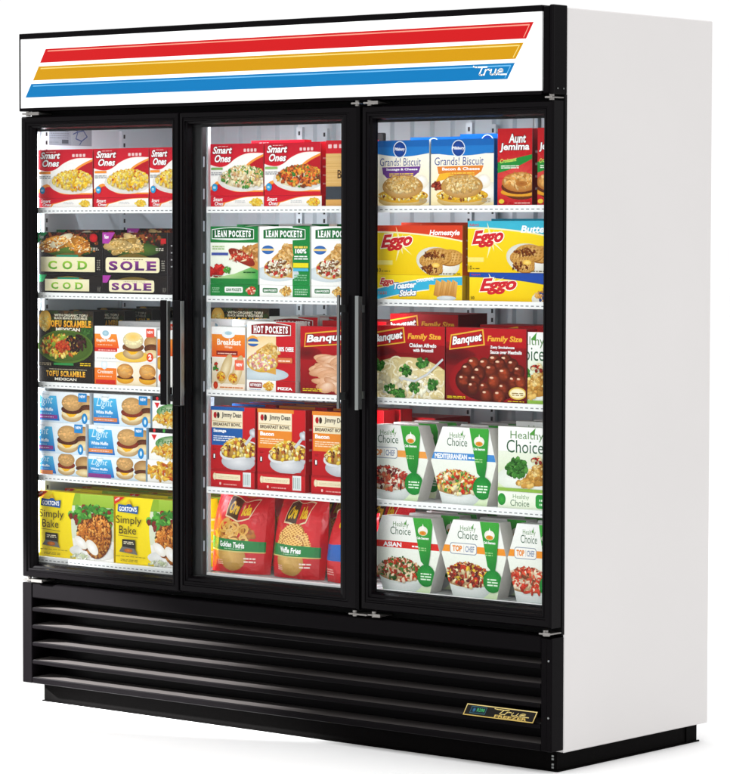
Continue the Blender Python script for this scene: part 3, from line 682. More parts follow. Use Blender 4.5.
HEX = [(.18, 0), (.86, 0), (1, .55), (.89, 1), (.18, 1), (0, .55)]
def d_choice(a, bandc, word, pal, boxed):
    a.rect(0, 0, 1, 1, 'e3ecd8', 'f8f8f6'); a.rect(0, .0, 1, .14, 'cfe3b4', 'e9f0dc')
    a.rect(0, .575, 1, .665, bandc)
    a.text('Healthy', .29, .845, .53, .93, '5c8a4a', .0, .0); a.text('Choice', .25, .755, .56, .86, '2c5a3a', .0, .0); a.poly([(.46, .9), (.5, .97), (.49, .89)], '4f9a3a')
    if boxed:
        a.rr(.13, .55, .55, .70, .04, '8a97a8'); a.rr(.14, .56, .54, .69, .035, 'f6f4ee'); a.text('TOP', .17, .585, .32, .665, 'e88a2a', .05); a.rect(.345, .58, .352, .67, 'b0b0b0'); a.text('CHEF', .37, .585, .51, .665, '8a97b0', .03)
    else: a.text(word, .06 if len(word) > 7 else .14, .585, .56 if len(word) > 7 else .42, .65, 'ffffff', .04); a.lines(.58, .6, .7, .64, 1, 'ffffff')
    a.ell(.4, .2, .42, .26, 'fdfdfc', 'c3ccc8', n=30, a0=180, a1=360); a.ell(.4, .22, .44, .13, 'f6f8f6', 'd8dfda', n=28); a.ell(.4, .24, .40, .12, 'd8c09a', 'a87c4a')
    a.pile(.4, .255, .40, .125, pal, 150, .024, .048, 1.6, dome=.14)
    a.poly([(.60, 1.0), (.90, 1.0), (.86, .5), (.83, .33), (.80, .34), (.72, .42)], 0, ['3fa63a', '3fa63a', '1f8a34', '1a7a2e', '1a7a2e', '1f8a34'])
    a.ell(.75, .83, .085, .065, 'fbf6ee', 'e8e4d8', hy=.3); a.ell(.75, .8, .06, .03, 'e05a2a', 'd8a82c'); a.poly([(.735, .86), (.75, .93), (.77, .86)], 'f8f8f2')
    a.text('Cafe Steamers', .66, .715, .84, .75, 'ffffff', .03); a.lines(.68, .56, .8, .62, 2, '9fd08a')
    a.ell(.8, .23, .155, .15, '2a9a3c', '188030'); a.lines(.72, .17, .88, .28, 3, 'dff2dc')

def d_choice_rect(a):
    a.rect(0, 0, 1, 1, 'cfe0b0', 'fafaf8'); a.rect(0, .62, 1, 1, 'f6f7f3', 'fbfbf9')
    a.text('Healthy', .2, .78, .72, .94, '5c8a4a', .0); a.text('Choice', .14, .6, .72, .8, '2c5a3a', .0); a.poly([(.5, .9), (.6, 1), (.57, .88)], '4f9a3a')
    a.ell(.52, .2, .66, .22, 'ffffff', 'dfe6da', n=30); a.pile(.3, .36, .2, .14, ['2f6a24', '3f8230', '55963e', '1f4f18'], 50, .04, .07)
    a.ell(.75, .3, .4, .17, 'd8a850', 'b07a2a', rot=18); a.pile(.75, .31, .34, .12, ['e3b862', 'cf9a44', 'f0d490', 'b87e30'], 70, .025, .05); a.pile(.72, .5, .25, .05, ['c8281e', '8a2a1a', 'f0e0b0'], 14, .03, .05); a.pile(.45, .14, .16, .06, ['e8c06a', 'd8a04a'], 12, .04, .06)
    a.rect(0, 0, 1, .05, '8fb84a')
def d_choice_s(a):
    a.rect(0, 0, 1, 1, 'e6efd6', 'f3f6ec'); a.ell(.06, .5, .3, .36, '3fa63a', '1f8a34'); a.text('Healthy', .24, .52, .5, .84, '6f9a5a'); a.text('Choice', .2, .14, .5, .52, '3f6a48'); a.rr(.6, .08, 1.0, .9, .2, '2a9a3c'); a.lines(.66, .25, .95, .75, 2, 'dff2dc')

def d_tan(a):
    a.rect(0, 0, 1, 1, 'cc1426', 'd01a2a'); a.rect(0, .1, 1, .8, 'd2a45e', 'dcb470')
    for i in range(14): a.rect(0, .12+.048*i, 1, .125+.048*i, a.r.choice(['c08e48', 'e3c288', 'b8843e']))
    a.rect(0, .1, 1, .3, '3a4048'); a.rect(0, 0, 1, .1, 'd8a45a'); a.text('BREAD', .3, .42, .9, .55, '4a3018', .02)
    for i in range(4): a.rr(.06+.14*i, .88, .15+.14*i, .94, .01, 'f3c9c9')

def d_bag(a, word, photo):
    a.su, a.ou = .76, .15
    a.rect(-.4, -.1, 1.4, 1.1, 'c8141e', 'dc222c')
    a.text('GOLDEN CRISPY', .3, .935, .78, .96, 'd89a2a', .02, arch=.02)
    def lg(g, c1, c2):
        a.poly([(.2-g, .70-g), (.5, .655-g), (.5, .90+g*.3), (.16-g, .93+g)], c1); a.poly([(.5, .655-g), (.74+g, .69-g), (.86+g, .9+g), (.5, .90+g*.3)], c2)
    lg(.016, 'e8d9b0', 'e8d9b0'); lg(.0, '4a2c12', 'c4141e')
    a.text('Ore', .24, .72, .46, .87, 'f0c81e', .04, .15); a.text('Ida', .56, .72, .76, .86, 'f0c81e', .04, .15)
    if photo == 'twirl':
        a.pile(.44, .47, .34, .13, ['b36a1e', 'a85a16', 'c07a2a'], 40, .03, .06)
        for i in range(20):
            u, v = .44+a.r.uniform(-.27, .27), .5+a.r.uniform(-.14, .14); rr = a.r.uniform(.05, .085); t0 = a.r.uniform(0, 6)
            a.line([(a.X(u)+rr*cos(t0+k*.5), v+rr*.8*sin(t0+k*.5)) for k in range(11)], .024, a.r.choice(['f0bc5c', 'e3a646', 'f6cc78']), iso=True)
    else:
        for (u, v, rt) in ((.38, .52, 20), (.6, .5, -15), (.48, .57, 5), (.34, .42, 10), (.66, .42, -20), (.5, .43, 0)):
            a.ell(u, v, .17, .1, 'c98636', 'a8641e', rot=rt)
            for i in range(-3, 4):
                L = .155*math.sqrt(1-(i/3.6)**2); q = i*.04
                for dg in (35, -50):
                    cr = radians(rt+dg); nx, ny = -sin(cr)*q, cos(cr)*q*.65; a.line([(a.X(u)+nx-L*cos(cr), v+ny-L*.62*sin(cr)), (a.X(u)+nx+L*cos(cr), v+ny+L*.62*sin(cr))], .013, 'f4c872', iso=True)
    a.ell(.43, .2, .23, .17, 'e3b868', 'b88a3c', hx=-.2, hy=.3); a.poly([(-.15, .285), (1.06, .275), (1.06, .40), (-.13, .435)], '15803a'); a.poly([(-.15, .27), (1.06, .262), (1.06, .275), (-.15, .285)], 'd8c87a')
    a.text(word, .2, .325, .72, .395, 'ffffff', .03, rise=-.012); a.lines(.3, .3, .68, .312, 1, 'bfe0c0'); a.lines(.08, .1, .22, .17, 3, 'f0b8b0'); a.lines(.7, .14, .92, .22, 2, 'f6d8d0')
def d_bag2(a):
    a.rect(-.2, -.1, 1.2, 1.1, 'c8141e', 'dc222c'); a.rect(0, .3, 1, .52, '1a5ab0'); a.text('Ore', .24, .74, .46, .88, 'f0c81e', .04, .15); a.lines(.05, .1, .3, .2, 3, 'f0b8b0')
    a.text('Ida', .56, .74, .76, .88, 'f0c81e', .04, .15)

# ------------------------------------------------------------------ packs
def pack_mesh(name, w, h, d, art, side, top, out=None):
    """front at y=0, runs to y=d; base at z=0; x from 0 to w"""
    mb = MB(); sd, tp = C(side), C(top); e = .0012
    O = [(x*w, z*h) for x, z in out] if out else [(0, 0), (w, 0), (w, h), (0, h)]
    n = len(O); cx = sum(p[0] for p in O)/n; cz = sum(p[1] for p in O)/n
    def ins(p, k): return (p[0] + (cx-p[0])*k/max(.001, math.hypot(p[0]-cx, p[1]-cz)), p[1] + (cz-p[1])*k/max(.001, math.hypot(p[0]-cx, p[1]-cz)))
    I = [ins(p, e) for p in O]
    fr = C('d8d8d8')
    mb.face([(x, 0, z) for x, z in I], sd)
    mb.face([(x, d, z) for x, z in I[::-1]], sd)
    for i in range(n):
        a, b, a2, b2 = O[i], O[(i+1) % n], I[i], I[(i+1) % n]
        horiz = abs(a[1]-b[1]) < 1e-6
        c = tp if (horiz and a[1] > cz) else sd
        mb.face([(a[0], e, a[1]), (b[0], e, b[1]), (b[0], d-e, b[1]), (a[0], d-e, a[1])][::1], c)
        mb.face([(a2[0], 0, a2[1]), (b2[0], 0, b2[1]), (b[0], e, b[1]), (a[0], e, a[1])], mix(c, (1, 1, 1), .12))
        mb.face([(a2[0], d, a2[1]), (a[0], d-e, a[1]), (b[0], d-e, b[1]), (b2[0], d, b2[1])], c)
    if not out:
        # end flap seam on the top and on the side
        mb.face([(0.002, d*.46, h+.0004), (w-.002, d*.46, h+.0004), (w-.002, d*.50, h+.0004), (.002, d*.50, h+.0004)], mul(tp, .45))
        mb.face([(w+.0004, d*.1, .003), (w+.0004, d*.14, .003), (w+.0004, d*.14, h-.003), (w+.0004, d*.1, h-.003)], mul(sd, .6))
        for k in range(4):
            z = h*(.2+.16*k); mb.face([(w+.0004, d*.3, z), (w+.0004, d*.75, z), (w+.0004, d*.75, z+h*.03), (w+.0004, d*.3, z+h*.03)], mix(sd, (1, 1, 1), .35))
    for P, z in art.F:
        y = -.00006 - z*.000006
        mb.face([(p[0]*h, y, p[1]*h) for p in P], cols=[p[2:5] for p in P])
    return mb.mesh(name, [M['card']])

def bag_mesh(name, w, h, d, art, side):
    """pillow bag leaning back a little; pleated at the top, crumpled"""
    mb = MB(); g = random.Random(len(name)*7+int(w*1000)); ph = [g.uniform(0, 6) for _ in range(6)]
    def prof(u, v):
        bul = max(0, 4*u*(1-u))**.55 * (max(0, sin(pi*min(1, .1+v*.93)))**.6 + .02)
        wr = .003*sin(9*u+7*v+ph[0]) + .0014*sin(17*u-11*v+ph[1]) + .0008*sin(31*v+13*u+ph[2]) + .003*sin(25*u+ph[3])*max(0, v-.7)*3
        return d*.5*bul, wr
    def edge(v): return .03*sin(6*v+ph[4])*w*.5 + w*.05*max(0, v-.25)
    def S(u, v, side):
        b, wr = prof(u, v)
        x = w*u; x = x + (w*.5-x)*.0 + (edge(v) if u < .5 else -edge(v+.2))*abs(2*u-1)
        z = h*v + (.010*sin(5*u+ph[5]) + .004*sin(19*u))*(v**3)
        y = d*.5 + v*.035 - side*(b) - (wr if side > 0 else -wr)*(.3+4*u*(1-u)*.7)
        return (x, y, z)
    n, m = 18, 22
    red = C('c8161f')
    for j in range(m):
        for i in range(n):
            q = [(i/n, j/m), ((i+1)/n, j/m), ((i+1)/n, (j+1)/m), (i/n, (j+1)/m)]
            mb.face([S(*p, -1) for p in q[::-1]], C(side))
            mb.face([S(*q[k], 1) for k in (0, 1, 2)], red); mb.face([S(*q[k], 1) for k in (0, 2, 3)], red)
    A = w/h
    for P, z in art.F:
        # cut to the bag's grid so that the ink follows the film
        x0 = min(p[0] for p in P); x1 = max(p[0] for p in P); y0 = min(p[1] for p in P); y1 = max(p[1] for p in P)
        for j in range(max(0, int(y0*m)), min(m, int(y1*m)+1)):
            for i in range(max(0, int(x0/A*n)), min(n, int(x1/A*n)+1)):
                a0, a1, b0, b1 = i/n, (i+1)/n, j/m, (j+1)/m
                for T in (((a0, b0), (a1, b0), (a1, b1)), ((a0, b0), (a1, b1), (a0, b1))):
                    Q = clip(P, [(u*A, v) for u, v in T])
                    if not Q: continue
                    c = [Vector(S(u, v, 1)) for u, v in T]; (ux, uy), (vx, vy), (wx, wy) = T; dt = (vx-ux)*(wy-uy)-(wx-ux)*(vy-uy); pts = []
                    for p in Q:
                        px, py = p[0]/A-ux, p[1]-uy; k1 = (px*(wy-uy)-(wx-ux)*py)/dt; k2 = ((vx-ux)*py-px*(vy-uy))/dt
                        q = c[0]*(1-k1-k2) + c[1]*k1 + c[2]*k2; q.y -= .00005 + z*.00001; pts.append(q)
                    mb.face(pts, cols=[p[2:5] for p in Q])
    me = mb.mesh(name, [M['film']])
    return me

_pm = {}
def pack(kind, key, w, h, d, draw, side, top, loc, label, cat, group=None, out=None, full=None, rz=0., bag=False, seed=1):
    k = (key, round(w, 3), round(h, 3), full)
    if k not in _pm:
        a = Art(w, h, out, full, seed); draw(a)
        _pm[k] = bag_mesh(kind, w, h, d, a, side) if bag else pack_mesh(kind, w, h, d, a, side, top, out)
    o = bpy.data.objects.new(kind, _pm[k]); COL.objects.link(o)
    o.location = loc; o.rotation_euler = (0, 0, rz)
    o['label'] = label; o['category'] = cat
    if group: o['group'] = group
    return o
def again(o, loc, label, group, rz=0.):
    c = o.copy(); COL.objects.link(c); c.location = loc; c.rotation_euler = (0, 0, rz); c['label'] = label; c['group'] = group
    return c

# ------------------------------------------------------------------ setting
mb = MB(); mb.face([(-80, -80, 0), (80, -80, 0), (80, 80, 0), (-80, 80, 0)], C('ffffff'))
fl = mb.build('floor', M['floor']); fl['kind'] = 'structure'

# ------------------------------------------------------------------ the freezer
fz = bpy.data.objects.new('glass_door_freezer', None); COL.objects.link(fz)
fz['label'] = 'tall white and black freezer with three glass doors and striped sign on top'; fz['category'] = 'freezer'
HX = .992; TOP = 2.003; BOT = .052; BK = .7394; FY = .0600
LI = .9862       # inner half width
ZF = .412; ZC = 1.760

# outer cabinet
mb = MB()
mb.box((HX-.006, FY, BOT), (HX, BK, TOP), bev=.0025)
mb.box((-HX, FY, BOT), (-HX+.006, BK, TOP), bev=.0025)
mb.box((-HX+.006, FY+.002, TOP-.02), (HX-.006, BK-.002, TOP-.001))
mb.box((-HX+.006, BK-.03, BOT+.002), (HX-.006, BK-.001, TOP-.02))
mb.box((-HX+.006, FY+.002, BOT+.001), (HX-.006, BK-.03, BOT+.02))
mb.build('cabinet', M['white'], fz)

# interior liner, with corrugated back wall
mb = MB(); ib = .655
mb.box((-LI-.001, .066, ZF-.02), (-LI+.001, ib, ZC+.02)); mb.box((LI-.001, .066, ZF-.02), (LI+.001, ib, ZC+.02))
mb.face([(-LI, .066, ZC), (-LI, ib, ZC), (LI, ib, ZC), (LI, .066, ZC)])
mb.face([(-LI, .066, ZF-.015), (LI, .066, ZF-.015), (LI, ib, ZF-.015), (-LI, ib, ZF-.015)])
n = 26; p = 2*LI/n
for i in range(n):
    x = -LI + p*i
    for (a, b, ya, yb) in ((0, .72*p, ib, ib), (.72*p, .80*p, ib, ib-.012), (.80*p, .92*p, ib-.012, ib-.012), (.92*p, p, ib-.012, ib)):
        mb.face([(x+a, ya, ZF-.015), (x+b, yb, ZF-.015), (x+b, yb, ZC), (x+a, ya, ZC)])
mb.build('liner', M['liner'], fz)

# slotted shelf posts
def pilaster(x, y, rot):
    m = MB(); w = .022
    m.box((-w/2, -.006, 0), (w/2, .006, ZC-ZF-.03), mi=0)
    z = .02
    while z < ZC-ZF-.05:
        m.box((-.0035, -.0066, z), (.0035, -.0058, z+.012), mi=1, skip='b'); z += .026
    o = m.build('shelf_post', [M['liner'], M['post']], fz, (x, y, ZF)); o.rotation_euler = (0, 0, rot)
for x in (-.31, .33):
    pilaster(x, .50, 0)
    pilaster(x-.02, .638, 0)
pilaster(-.3005, .0775, 0)
for y in (.095, .43): pilaster(-LI+.008, y, radians(90)); 
for y in (.095, .43): pilaster(LI-.008, y, radians(-90))

# black front frame of the cabinet with the two door posts
mb = MB(); y0, y1 = .0515, .0645
mb.box((-HX+.001, y0, .365), (-HX+.012, y1, 1.777)); mb.box((HX-.03, y0, .365), (HX-.001, y1, 1.777))
mb.box((-HX+.012, y0, 1.735), (HX-.03, y1, 1.777))
mb.box((-HX+.012, y0, .365), (HX-.03, y1, .420))
mb.build('front_frame', M['gasket'], fz)
for (xa, xb) in ((-.338, -.290), (.306, .336)):
    m = MB(); m.box((xa, .0465, .420), (xb, .068, 1.735), bev=.003)
    po = m.build('door_post', M['post'], fz)
    m = MB(); 
    for k in range(13):
        z = .50 + k*.092
        m.box((xb-.0005, .052, z), (xb+.0022, .057, z+.030), bev=.0008)
        m.build('led', M['led'], po); m = MB()
    m = MB(); m.box((xa+.004, .0685, .45), (xa+.022, .0735, 1.71)); m.build('lamp_tube', M['lamp'], po)
m = MB(); m.box((-LI+.001, .0655, .45), (-LI+.0025, .074, 1.71)); m.build('lamp_tube', M['lamp'], fz)
m = MB(); m.box((LI-.012, .0675, .45), (LI-.002, .074, 1.71)); m.build('lamp_tube', M['lamp'], fz)
m = MB(); m.box((-LI+.05, .085, ZC-.014), (LI-.05, .145, ZC-.004)); m.build('ceiling_lamp', M['ceil'], fz)

# fan cover and drain pipe at the ceiling, data plate on the side wall
m = MB(); m.box((.03, .33, 1.66), (.055, .36, ZC)); m.box((.0, .32, 1.672), (.085, .37, 1.684)); m.build('pipe_bracket', M['liner'], fz)
m = MB(); m.box((.10, .30, 1.655), (.17, .32, 1.70), bev=.003); m.build('thermometer', M['post'], fz)
m = MB(); m.cyl((.53, .55, 1.64), (.53, .55, ZC), .012); m.cyl((.50, .55, 1.655), (.58, .55, 1.655), .009); m.cyl((.565, .55, 1.66), (.565, .55, ZC), .008)
m.build('drain_pipe', M['alu'], fz)
m = MB(); a = Art(.20, .07, seed=3); a.rect(0, 0, 1, 1, '9aa1a6'); a.rect(.0, .0, .55, 1, '8d949a'); a.lines(.04, .3, .52, .95, 7, '6a7078'); a.rect(.36, .08, .5, .25, '4a4f56'); a.lines(.04, .1, .3, .2, 1, '7a8088')
for q in (((.62, .8), (.7, .6), (.66, .3)), ((.7, .6), (.82, .66), (.9, .4)), ((.66, .3), (.78, .2), (.9, .4)), ((.6, .5), (.7, .6)), ((.78, .2), (.74, .05)), ((.82, .66), (.84, .9))): a.line(q, .05, '4a5880')
for P, z in a.F:
    m.face([(-LI+.0016+z*.00004, .10+p[0]*.07, 1.68+p[1]*.07) for p in P], cols=[p[2:5] for p in P])
m.build('data_plate', M['card'], fz)

# base
mb = MB(); z1 = BOT-.0005
mb.box((-.951, .0587, 0), (.9716, .0627, z1)); mb.box((.9676, .0627, 0), (.9716, .715, z1)); mb.box((-.951, .0627, 0), (-.947, .715, z1)); mb.box((-.947, .70, 0), (.9676, .704, z1))
mb.box((-.956, .054, 0), (.9766, .0587, .004)); mb.box((.9716, .0587, 0), (.9766, .722, .004))
for z in (.008, .016, .030, .038): mb.box((.955, .0570, z), (.962, .0588, z+.005), mi=1)
mb.box((.9716, .66, .004), (.9746, .68, z1), mi=0)
mb.build('base', [M['base'], M['alu']], fz)

# canopy with sign
mb = MB(); cz0, cz1 = 1.777, 2.008
sx0, sx1, sz0, sz1 = -.9835, .954, 1.7865, 1.991
# frame bars round the sign: each a stepped profile
mb.box((-HX, 0, cz0), (sx0, .0605, cz1), bev=.002); mb.box((sx1+.024, 0, cz0), (HX, .0605, cz1), bev=.002)
mb.box((sx1, .004, cz0+.002), (sx1+.0235, .0605, cz1-.002), bev=.003)
mb.box((sx0, 0, sz1), (sx1, .0605, cz1), bev=.002); mb.box((sx0, 0, cz0), (sx1, .0605, sz0), bev=.002)
cn = mb.build('canopy', M['black'], fz)
m = MB(); m.box((HX-.0065, -.0012, cz0+.001), (HX+.0012, .004, cz1-.001), bev=.001); m.build('corner_trim', M['trim'], cn)
a = Art(sx1-sx0, sz1-sz0, seed=4); W_, H_ = sx1-sx0, sz1-sz0
a.rect(0, 0, 1, 1, 'ffffff')
def U(x): return (x-sx0)/W_
def V(z): return (z-.03-sz0)/H_
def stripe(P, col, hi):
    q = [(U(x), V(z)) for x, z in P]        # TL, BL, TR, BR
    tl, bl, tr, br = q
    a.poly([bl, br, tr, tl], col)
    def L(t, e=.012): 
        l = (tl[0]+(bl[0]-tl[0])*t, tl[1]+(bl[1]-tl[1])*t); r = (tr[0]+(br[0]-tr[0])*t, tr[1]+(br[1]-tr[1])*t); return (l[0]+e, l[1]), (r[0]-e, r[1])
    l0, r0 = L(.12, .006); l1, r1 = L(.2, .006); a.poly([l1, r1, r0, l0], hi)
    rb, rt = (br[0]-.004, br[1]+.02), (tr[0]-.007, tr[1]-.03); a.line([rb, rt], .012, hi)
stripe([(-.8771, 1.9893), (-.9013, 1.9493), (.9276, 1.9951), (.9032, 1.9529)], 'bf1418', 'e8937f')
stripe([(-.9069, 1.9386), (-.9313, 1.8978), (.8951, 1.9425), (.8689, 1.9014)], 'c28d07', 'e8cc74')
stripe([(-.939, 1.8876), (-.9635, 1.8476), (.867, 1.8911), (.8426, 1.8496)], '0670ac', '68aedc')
def true_logo(a, u0, v0, u1, v1, c, wd):
    """slanted script wordmark drawn as strokes; long bar on the t"""
    def T(x, y): return (u0+(u1-u0)*(x + .05*y), v0+(v1-v0)*y)
    def st(*P): a.line([T(*p) for p in P], wd, c)
    st((-.08, .98), (-.03, .90), (.06, .87), (.40, .87))
    st((.24, .87), (.17, .12), (.21, .04), (.28, .04), (.34, .10))
    st((.37, .60), (.34, .04)); st((.36, .44), (.41, .58), (.50, .60), (.51, .48))
    st((.57, .60), (.55, .14), (.59, .04), (.66, .06), (.71, .16)); st((.73, .60), (.70, .10), (.74, .03), (.78, .06))
    st((.81, .32), (.97, .34), (.96, .54), (.90, .61), (.84, .54), (.80, .30), (.82, .08), (.90, .03), (1.12, .03))
true_logo(a, U(.733), V(1.8615), U(.828), V(1.8865), 'ffffff', .019)
m = MB()
m.box((sx0, .0005, sz0), (sx1, .03, sz1), C('f4f4f4'))
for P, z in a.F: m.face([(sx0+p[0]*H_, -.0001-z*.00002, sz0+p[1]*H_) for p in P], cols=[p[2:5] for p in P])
m.build('sign_panel', M['sign'], cn)
for y in (.018, .044):
    m = MB(); m.cyl((HX, y, 1.792), (HX+.0015, y, 1.792), .0022, 8); m.build('screw', M['alu'], cn)

# lower grille
mb = MB(); kz0, kz1 = .0600, .3630; ky = .007
mb.box((-HX, ky, kz0), (-.951, .0592, kz1), bev=.002)
mb.box((.954, ky+.002, kz0), (.975, .0592, kz1-.004), bev=.002); mb.box((.9752, ky-.002, kz0), (HX, .0592, kz1-.004), bev=.002)
mb.box((-.951, ky+.001, kz0), (.954, .0592, .0775), bev=.002)
mb.box((-.951, ky+.001, .318), (.954, .0592, kz1), bev=.003)
mb.box((-.951, .088, .0775), (.954, .092, .318))
mb.box((-.951, .0592, kz0), (.954, .088, .066)); mb.box((-.951, .0592, .33), (.954, .088, .335))
mb.box((-.953, .0592, .066), (-.951, .088, .33)); mb.box((.954, .0592, .066), (.956, .088, .33))
gr = mb.build('grille', M['black'], fz)
for zb in (.2892, .2370, .1846, .1307, .0780):
    m = MB(); x0, x1 = -.9505, .9535
    m.prism_x([(.0085, zb-.010), (.0105, zb-.0125), (.0125, zb-.012), (.0125, zb+.0006), (.0105, zb+.0006), (.0085, zb-.002)], x0, x1, mi=1)
    m.prism_x([(.0125, zb-.010), (.085, zb-.001), (.085, zb+.003), (.0125, zb)], x0, x1)
    m.build('grille_blade', [M['blade'], M['black']], gr)  # tops coloured lighter than the black noses, imitating light that falls on them
m = MB(); bw, bh = .2335, .0315
a = Art(bw, bh, seed=5); a.rect(0, 0, 1, 1, 'c9ac5e', 'dcc682'); a.rect(.012, .08, .988, .92, '171412')
a.rect(.08, .22, .3, .84, '3a6a7a'); a.rect(.085, .26, .295, .8, '16262e'); a.ell(.13, .52, .16, .2, '3a7aa8', '1a3a50'); a.text('R290', .17, .4, .28, .7, '3f9a5a', .03)
true_logo(a, .42, .4, .86, .86, 'd8c27a', .075); a.text('FREEZER', .44, .1, .9, .34, 'c9ac5e', .03)
for P, z in a.F: m.face([(.060*0 + p[0]*bh, -.0022-z*.00002, p[1]*bh) for p in P], cols=[p[2:5] for p in P])
m.box((0, -.002, 0), (bw, .006, bh), C('1a1614'))
for i, v in enumerate(m.v): m.v[i] = (v[0] + v[2]*.5, v[1], v[2])          # the plate's slanted ends
npl = m.build('nameplate', M['card'], gr, (.6990, ky-.001, .1315)); 
for z in (.30, .15):
    m = MB(); m.cyl((.9835, ky-.0022, z), (.9835, ky-.0045, z), .003, 8); m.build('screw', M['alu'], gr)

# doors -----------------------------------------------------------------
def door(x0, x1, gx0, gx1, gz0, gz1, z0, z1):
    """stepped frame: outer rail, bead, sloping return to the glass"""
    m = MB(); yb = .0490; gy = .020
    def ring(A, B, ya, yb_):
        (a0, a1, c0, c1), (b0, b1, d0, d1) = A, B
        o = [(a0, ya, c0), (a1, ya, c0), (a1, ya, c1), (a0, ya, c1)]; i = [(b0, yb_, d0), (b1, yb_, d0), (b1, yb_, d1), (b0, yb_, d1)]
        for k in range(4):
            l = (k+1) % 4; m.face([o[k], o[l], i[l], i[k]])
    def R_(t): return (x0+(gx0-x0)*t, x1+(gx1-x1)*t, z0+(gz0-z0)*t, z1+(gz1-z1)*t)
    e = .006/(gx0-x0)
    steps = [(0, yb), (0, .008), (.10, .001), (.42, .000), (.46, .003), (.54, .003), (.58, .0008), (.70, .0015), (.74, .006), (.88, .009), (1, gy)]
    for (t, y), (t2, y2) in zip(steps, steps[1:]): ring(R_(t), R_(t2), y, y2)
    ring(R_(1), R_(1), gy, .0265)
    ring(R_(1), R_(.25), .0265, .036); ring(R_(.25), R_(0), .036, yb)
    d = m.build('door', M['trim'], fz)
    g = MB(); g.box((gx0-.004, gy+.001, gz0-.004), (gx1+.004, gy+.005, gz1+.004)); g.build('glass', M['glass'], d)
    # dark spacer bar round the insulated pane
    s = MB(); t = .006
    s.box((gx0, gy+.0055, gz0), (gx0+.0008, .0262, gz1)); s.box((gx1-.003, gy+.0055, gz0), (gx1, .0262, gz1)); s.box((gx0+.0008, gy+.0055, gz0), (gx1-.003, .0262, gz0+t)); s.box((gx0+.0008, gy+.0055, gz1-t), (gx1-.003, .0262, gz1))
    s.build('spacer', M['gasket'], d)
    gk = MB(); gk.box((x0+.004, yb+.0002, z0+.004), (x0+.016, .0512, z1-.004)); gk.box((x1-.016, yb+.0002, z0+.004), (x1-.004, .0512, z1-.004)); gk.box((x0+.016, yb+.0002, z1-.014), (x1-.016, .0512, z1-.004)); gk.box((x0+.016, yb+.0002, z0+.004), (x1-.016, .0512, z0+.014))
    gk.build('gasket', M['gasket'], d)
    return d
ZD0, ZD1 = .381, 1.761
d1 = door(-.9865, -.3385, -.9405, -.3744, .420, 1.7225, ZD0, ZD1)
d2 = door(-.3355, .3325, -.3075, .2559, .430, 1.7225, ZD0+.002, ZD1)
d3 = door(.3445, .9890, .380, .9518, .436, 1.7225, ZD0+.004, ZD1)
def handle(d, x0, x1, z0, z1, strip):
    m = MB(); m.box((x0, -.032, z0), (x1, -.0255, z1), bev=.0025); 
    for z in (z0+.03, z1-.05): m.box(((x0+x1)/2-.006, -.0255, z), ((x0+x1)/2+.006, .0, z+.02))
    h = m.build('handle', M['trim'], d)
    m = MB(); m.box((x1+.0003, -.0315, z0+.002), (x1+.0030, -.0170, z1-.002), bev=.0008); m.build('metal_edge', M['alu'], h)
    return h
handle(d1, -.3825, -.3562, .922, 1.223, 1)
handle(d2, -.3313, -.3025, .921, 1.2235, 1)
m = MB(); m.box((.2832, -.030, .936), (.2850, -.0165, 1.247), bev=.0006); m.box((.2853, -.030, .936), (.2900, -.026, 1.247), bev=.001); m.box((.2853, -.026, .96), (.2885, 0, .98)); m.box((.2853, -.026, 1.20), (.2885, 0, 1.22)); 
m.build('handle', M['alu'], d2)  # added slim strip standing in for a pale reflection line on this stile
m = MB(); m.box((.3482, -.031, .935), (.3600, -.0265, 1.2455), bev=.001); m.box((.352, -.0265, .965), (.358, 0, .985)); m.box((.352, -.0265, 1.20), (.358, 0, 1.22)); h = m.build('handle', M['alu'], d3)
m = MB(); m.box((.3602, -.0305, .9365), (.3625, -.016, 1.244), bev=.0006); m.build('handle_return', M['post'], h)

# hinges
def hinge(x, z, w, up, arm=0.):
    m = MB(); t = .0045
    m.box((x, -.004, z-t/2), (x+w, .05, z+t/2), bev=.0015)
    m.cyl((x+(.012 if arm >= 0 else w-.012), .012, z-.007), (x+(.012 if arm >= 0 else w-.012), .012, z+.009), .007, 12)
    if arm: m.box((x+w*.45, -.008, z-.0045), (x+w, .0, z+.0045), bev=.001)
    m.build('hinge', M['chrome'], fz)
hinge(-.976, 1.7692, .075, 1, .1); hinge(-.978, .3725, .085, 0, .1)
hinge(.309, 1.7690, .030, 1); hinge(.352, 1.7690, .056, 1, .1)
hinge(.3035, .3715, .066, 0); hinge(.3720, .3735, .048, 0, .1)
hinge(.966, 1.7690, .024, 1); hinge(.955, .3705, .036, 0, .1)

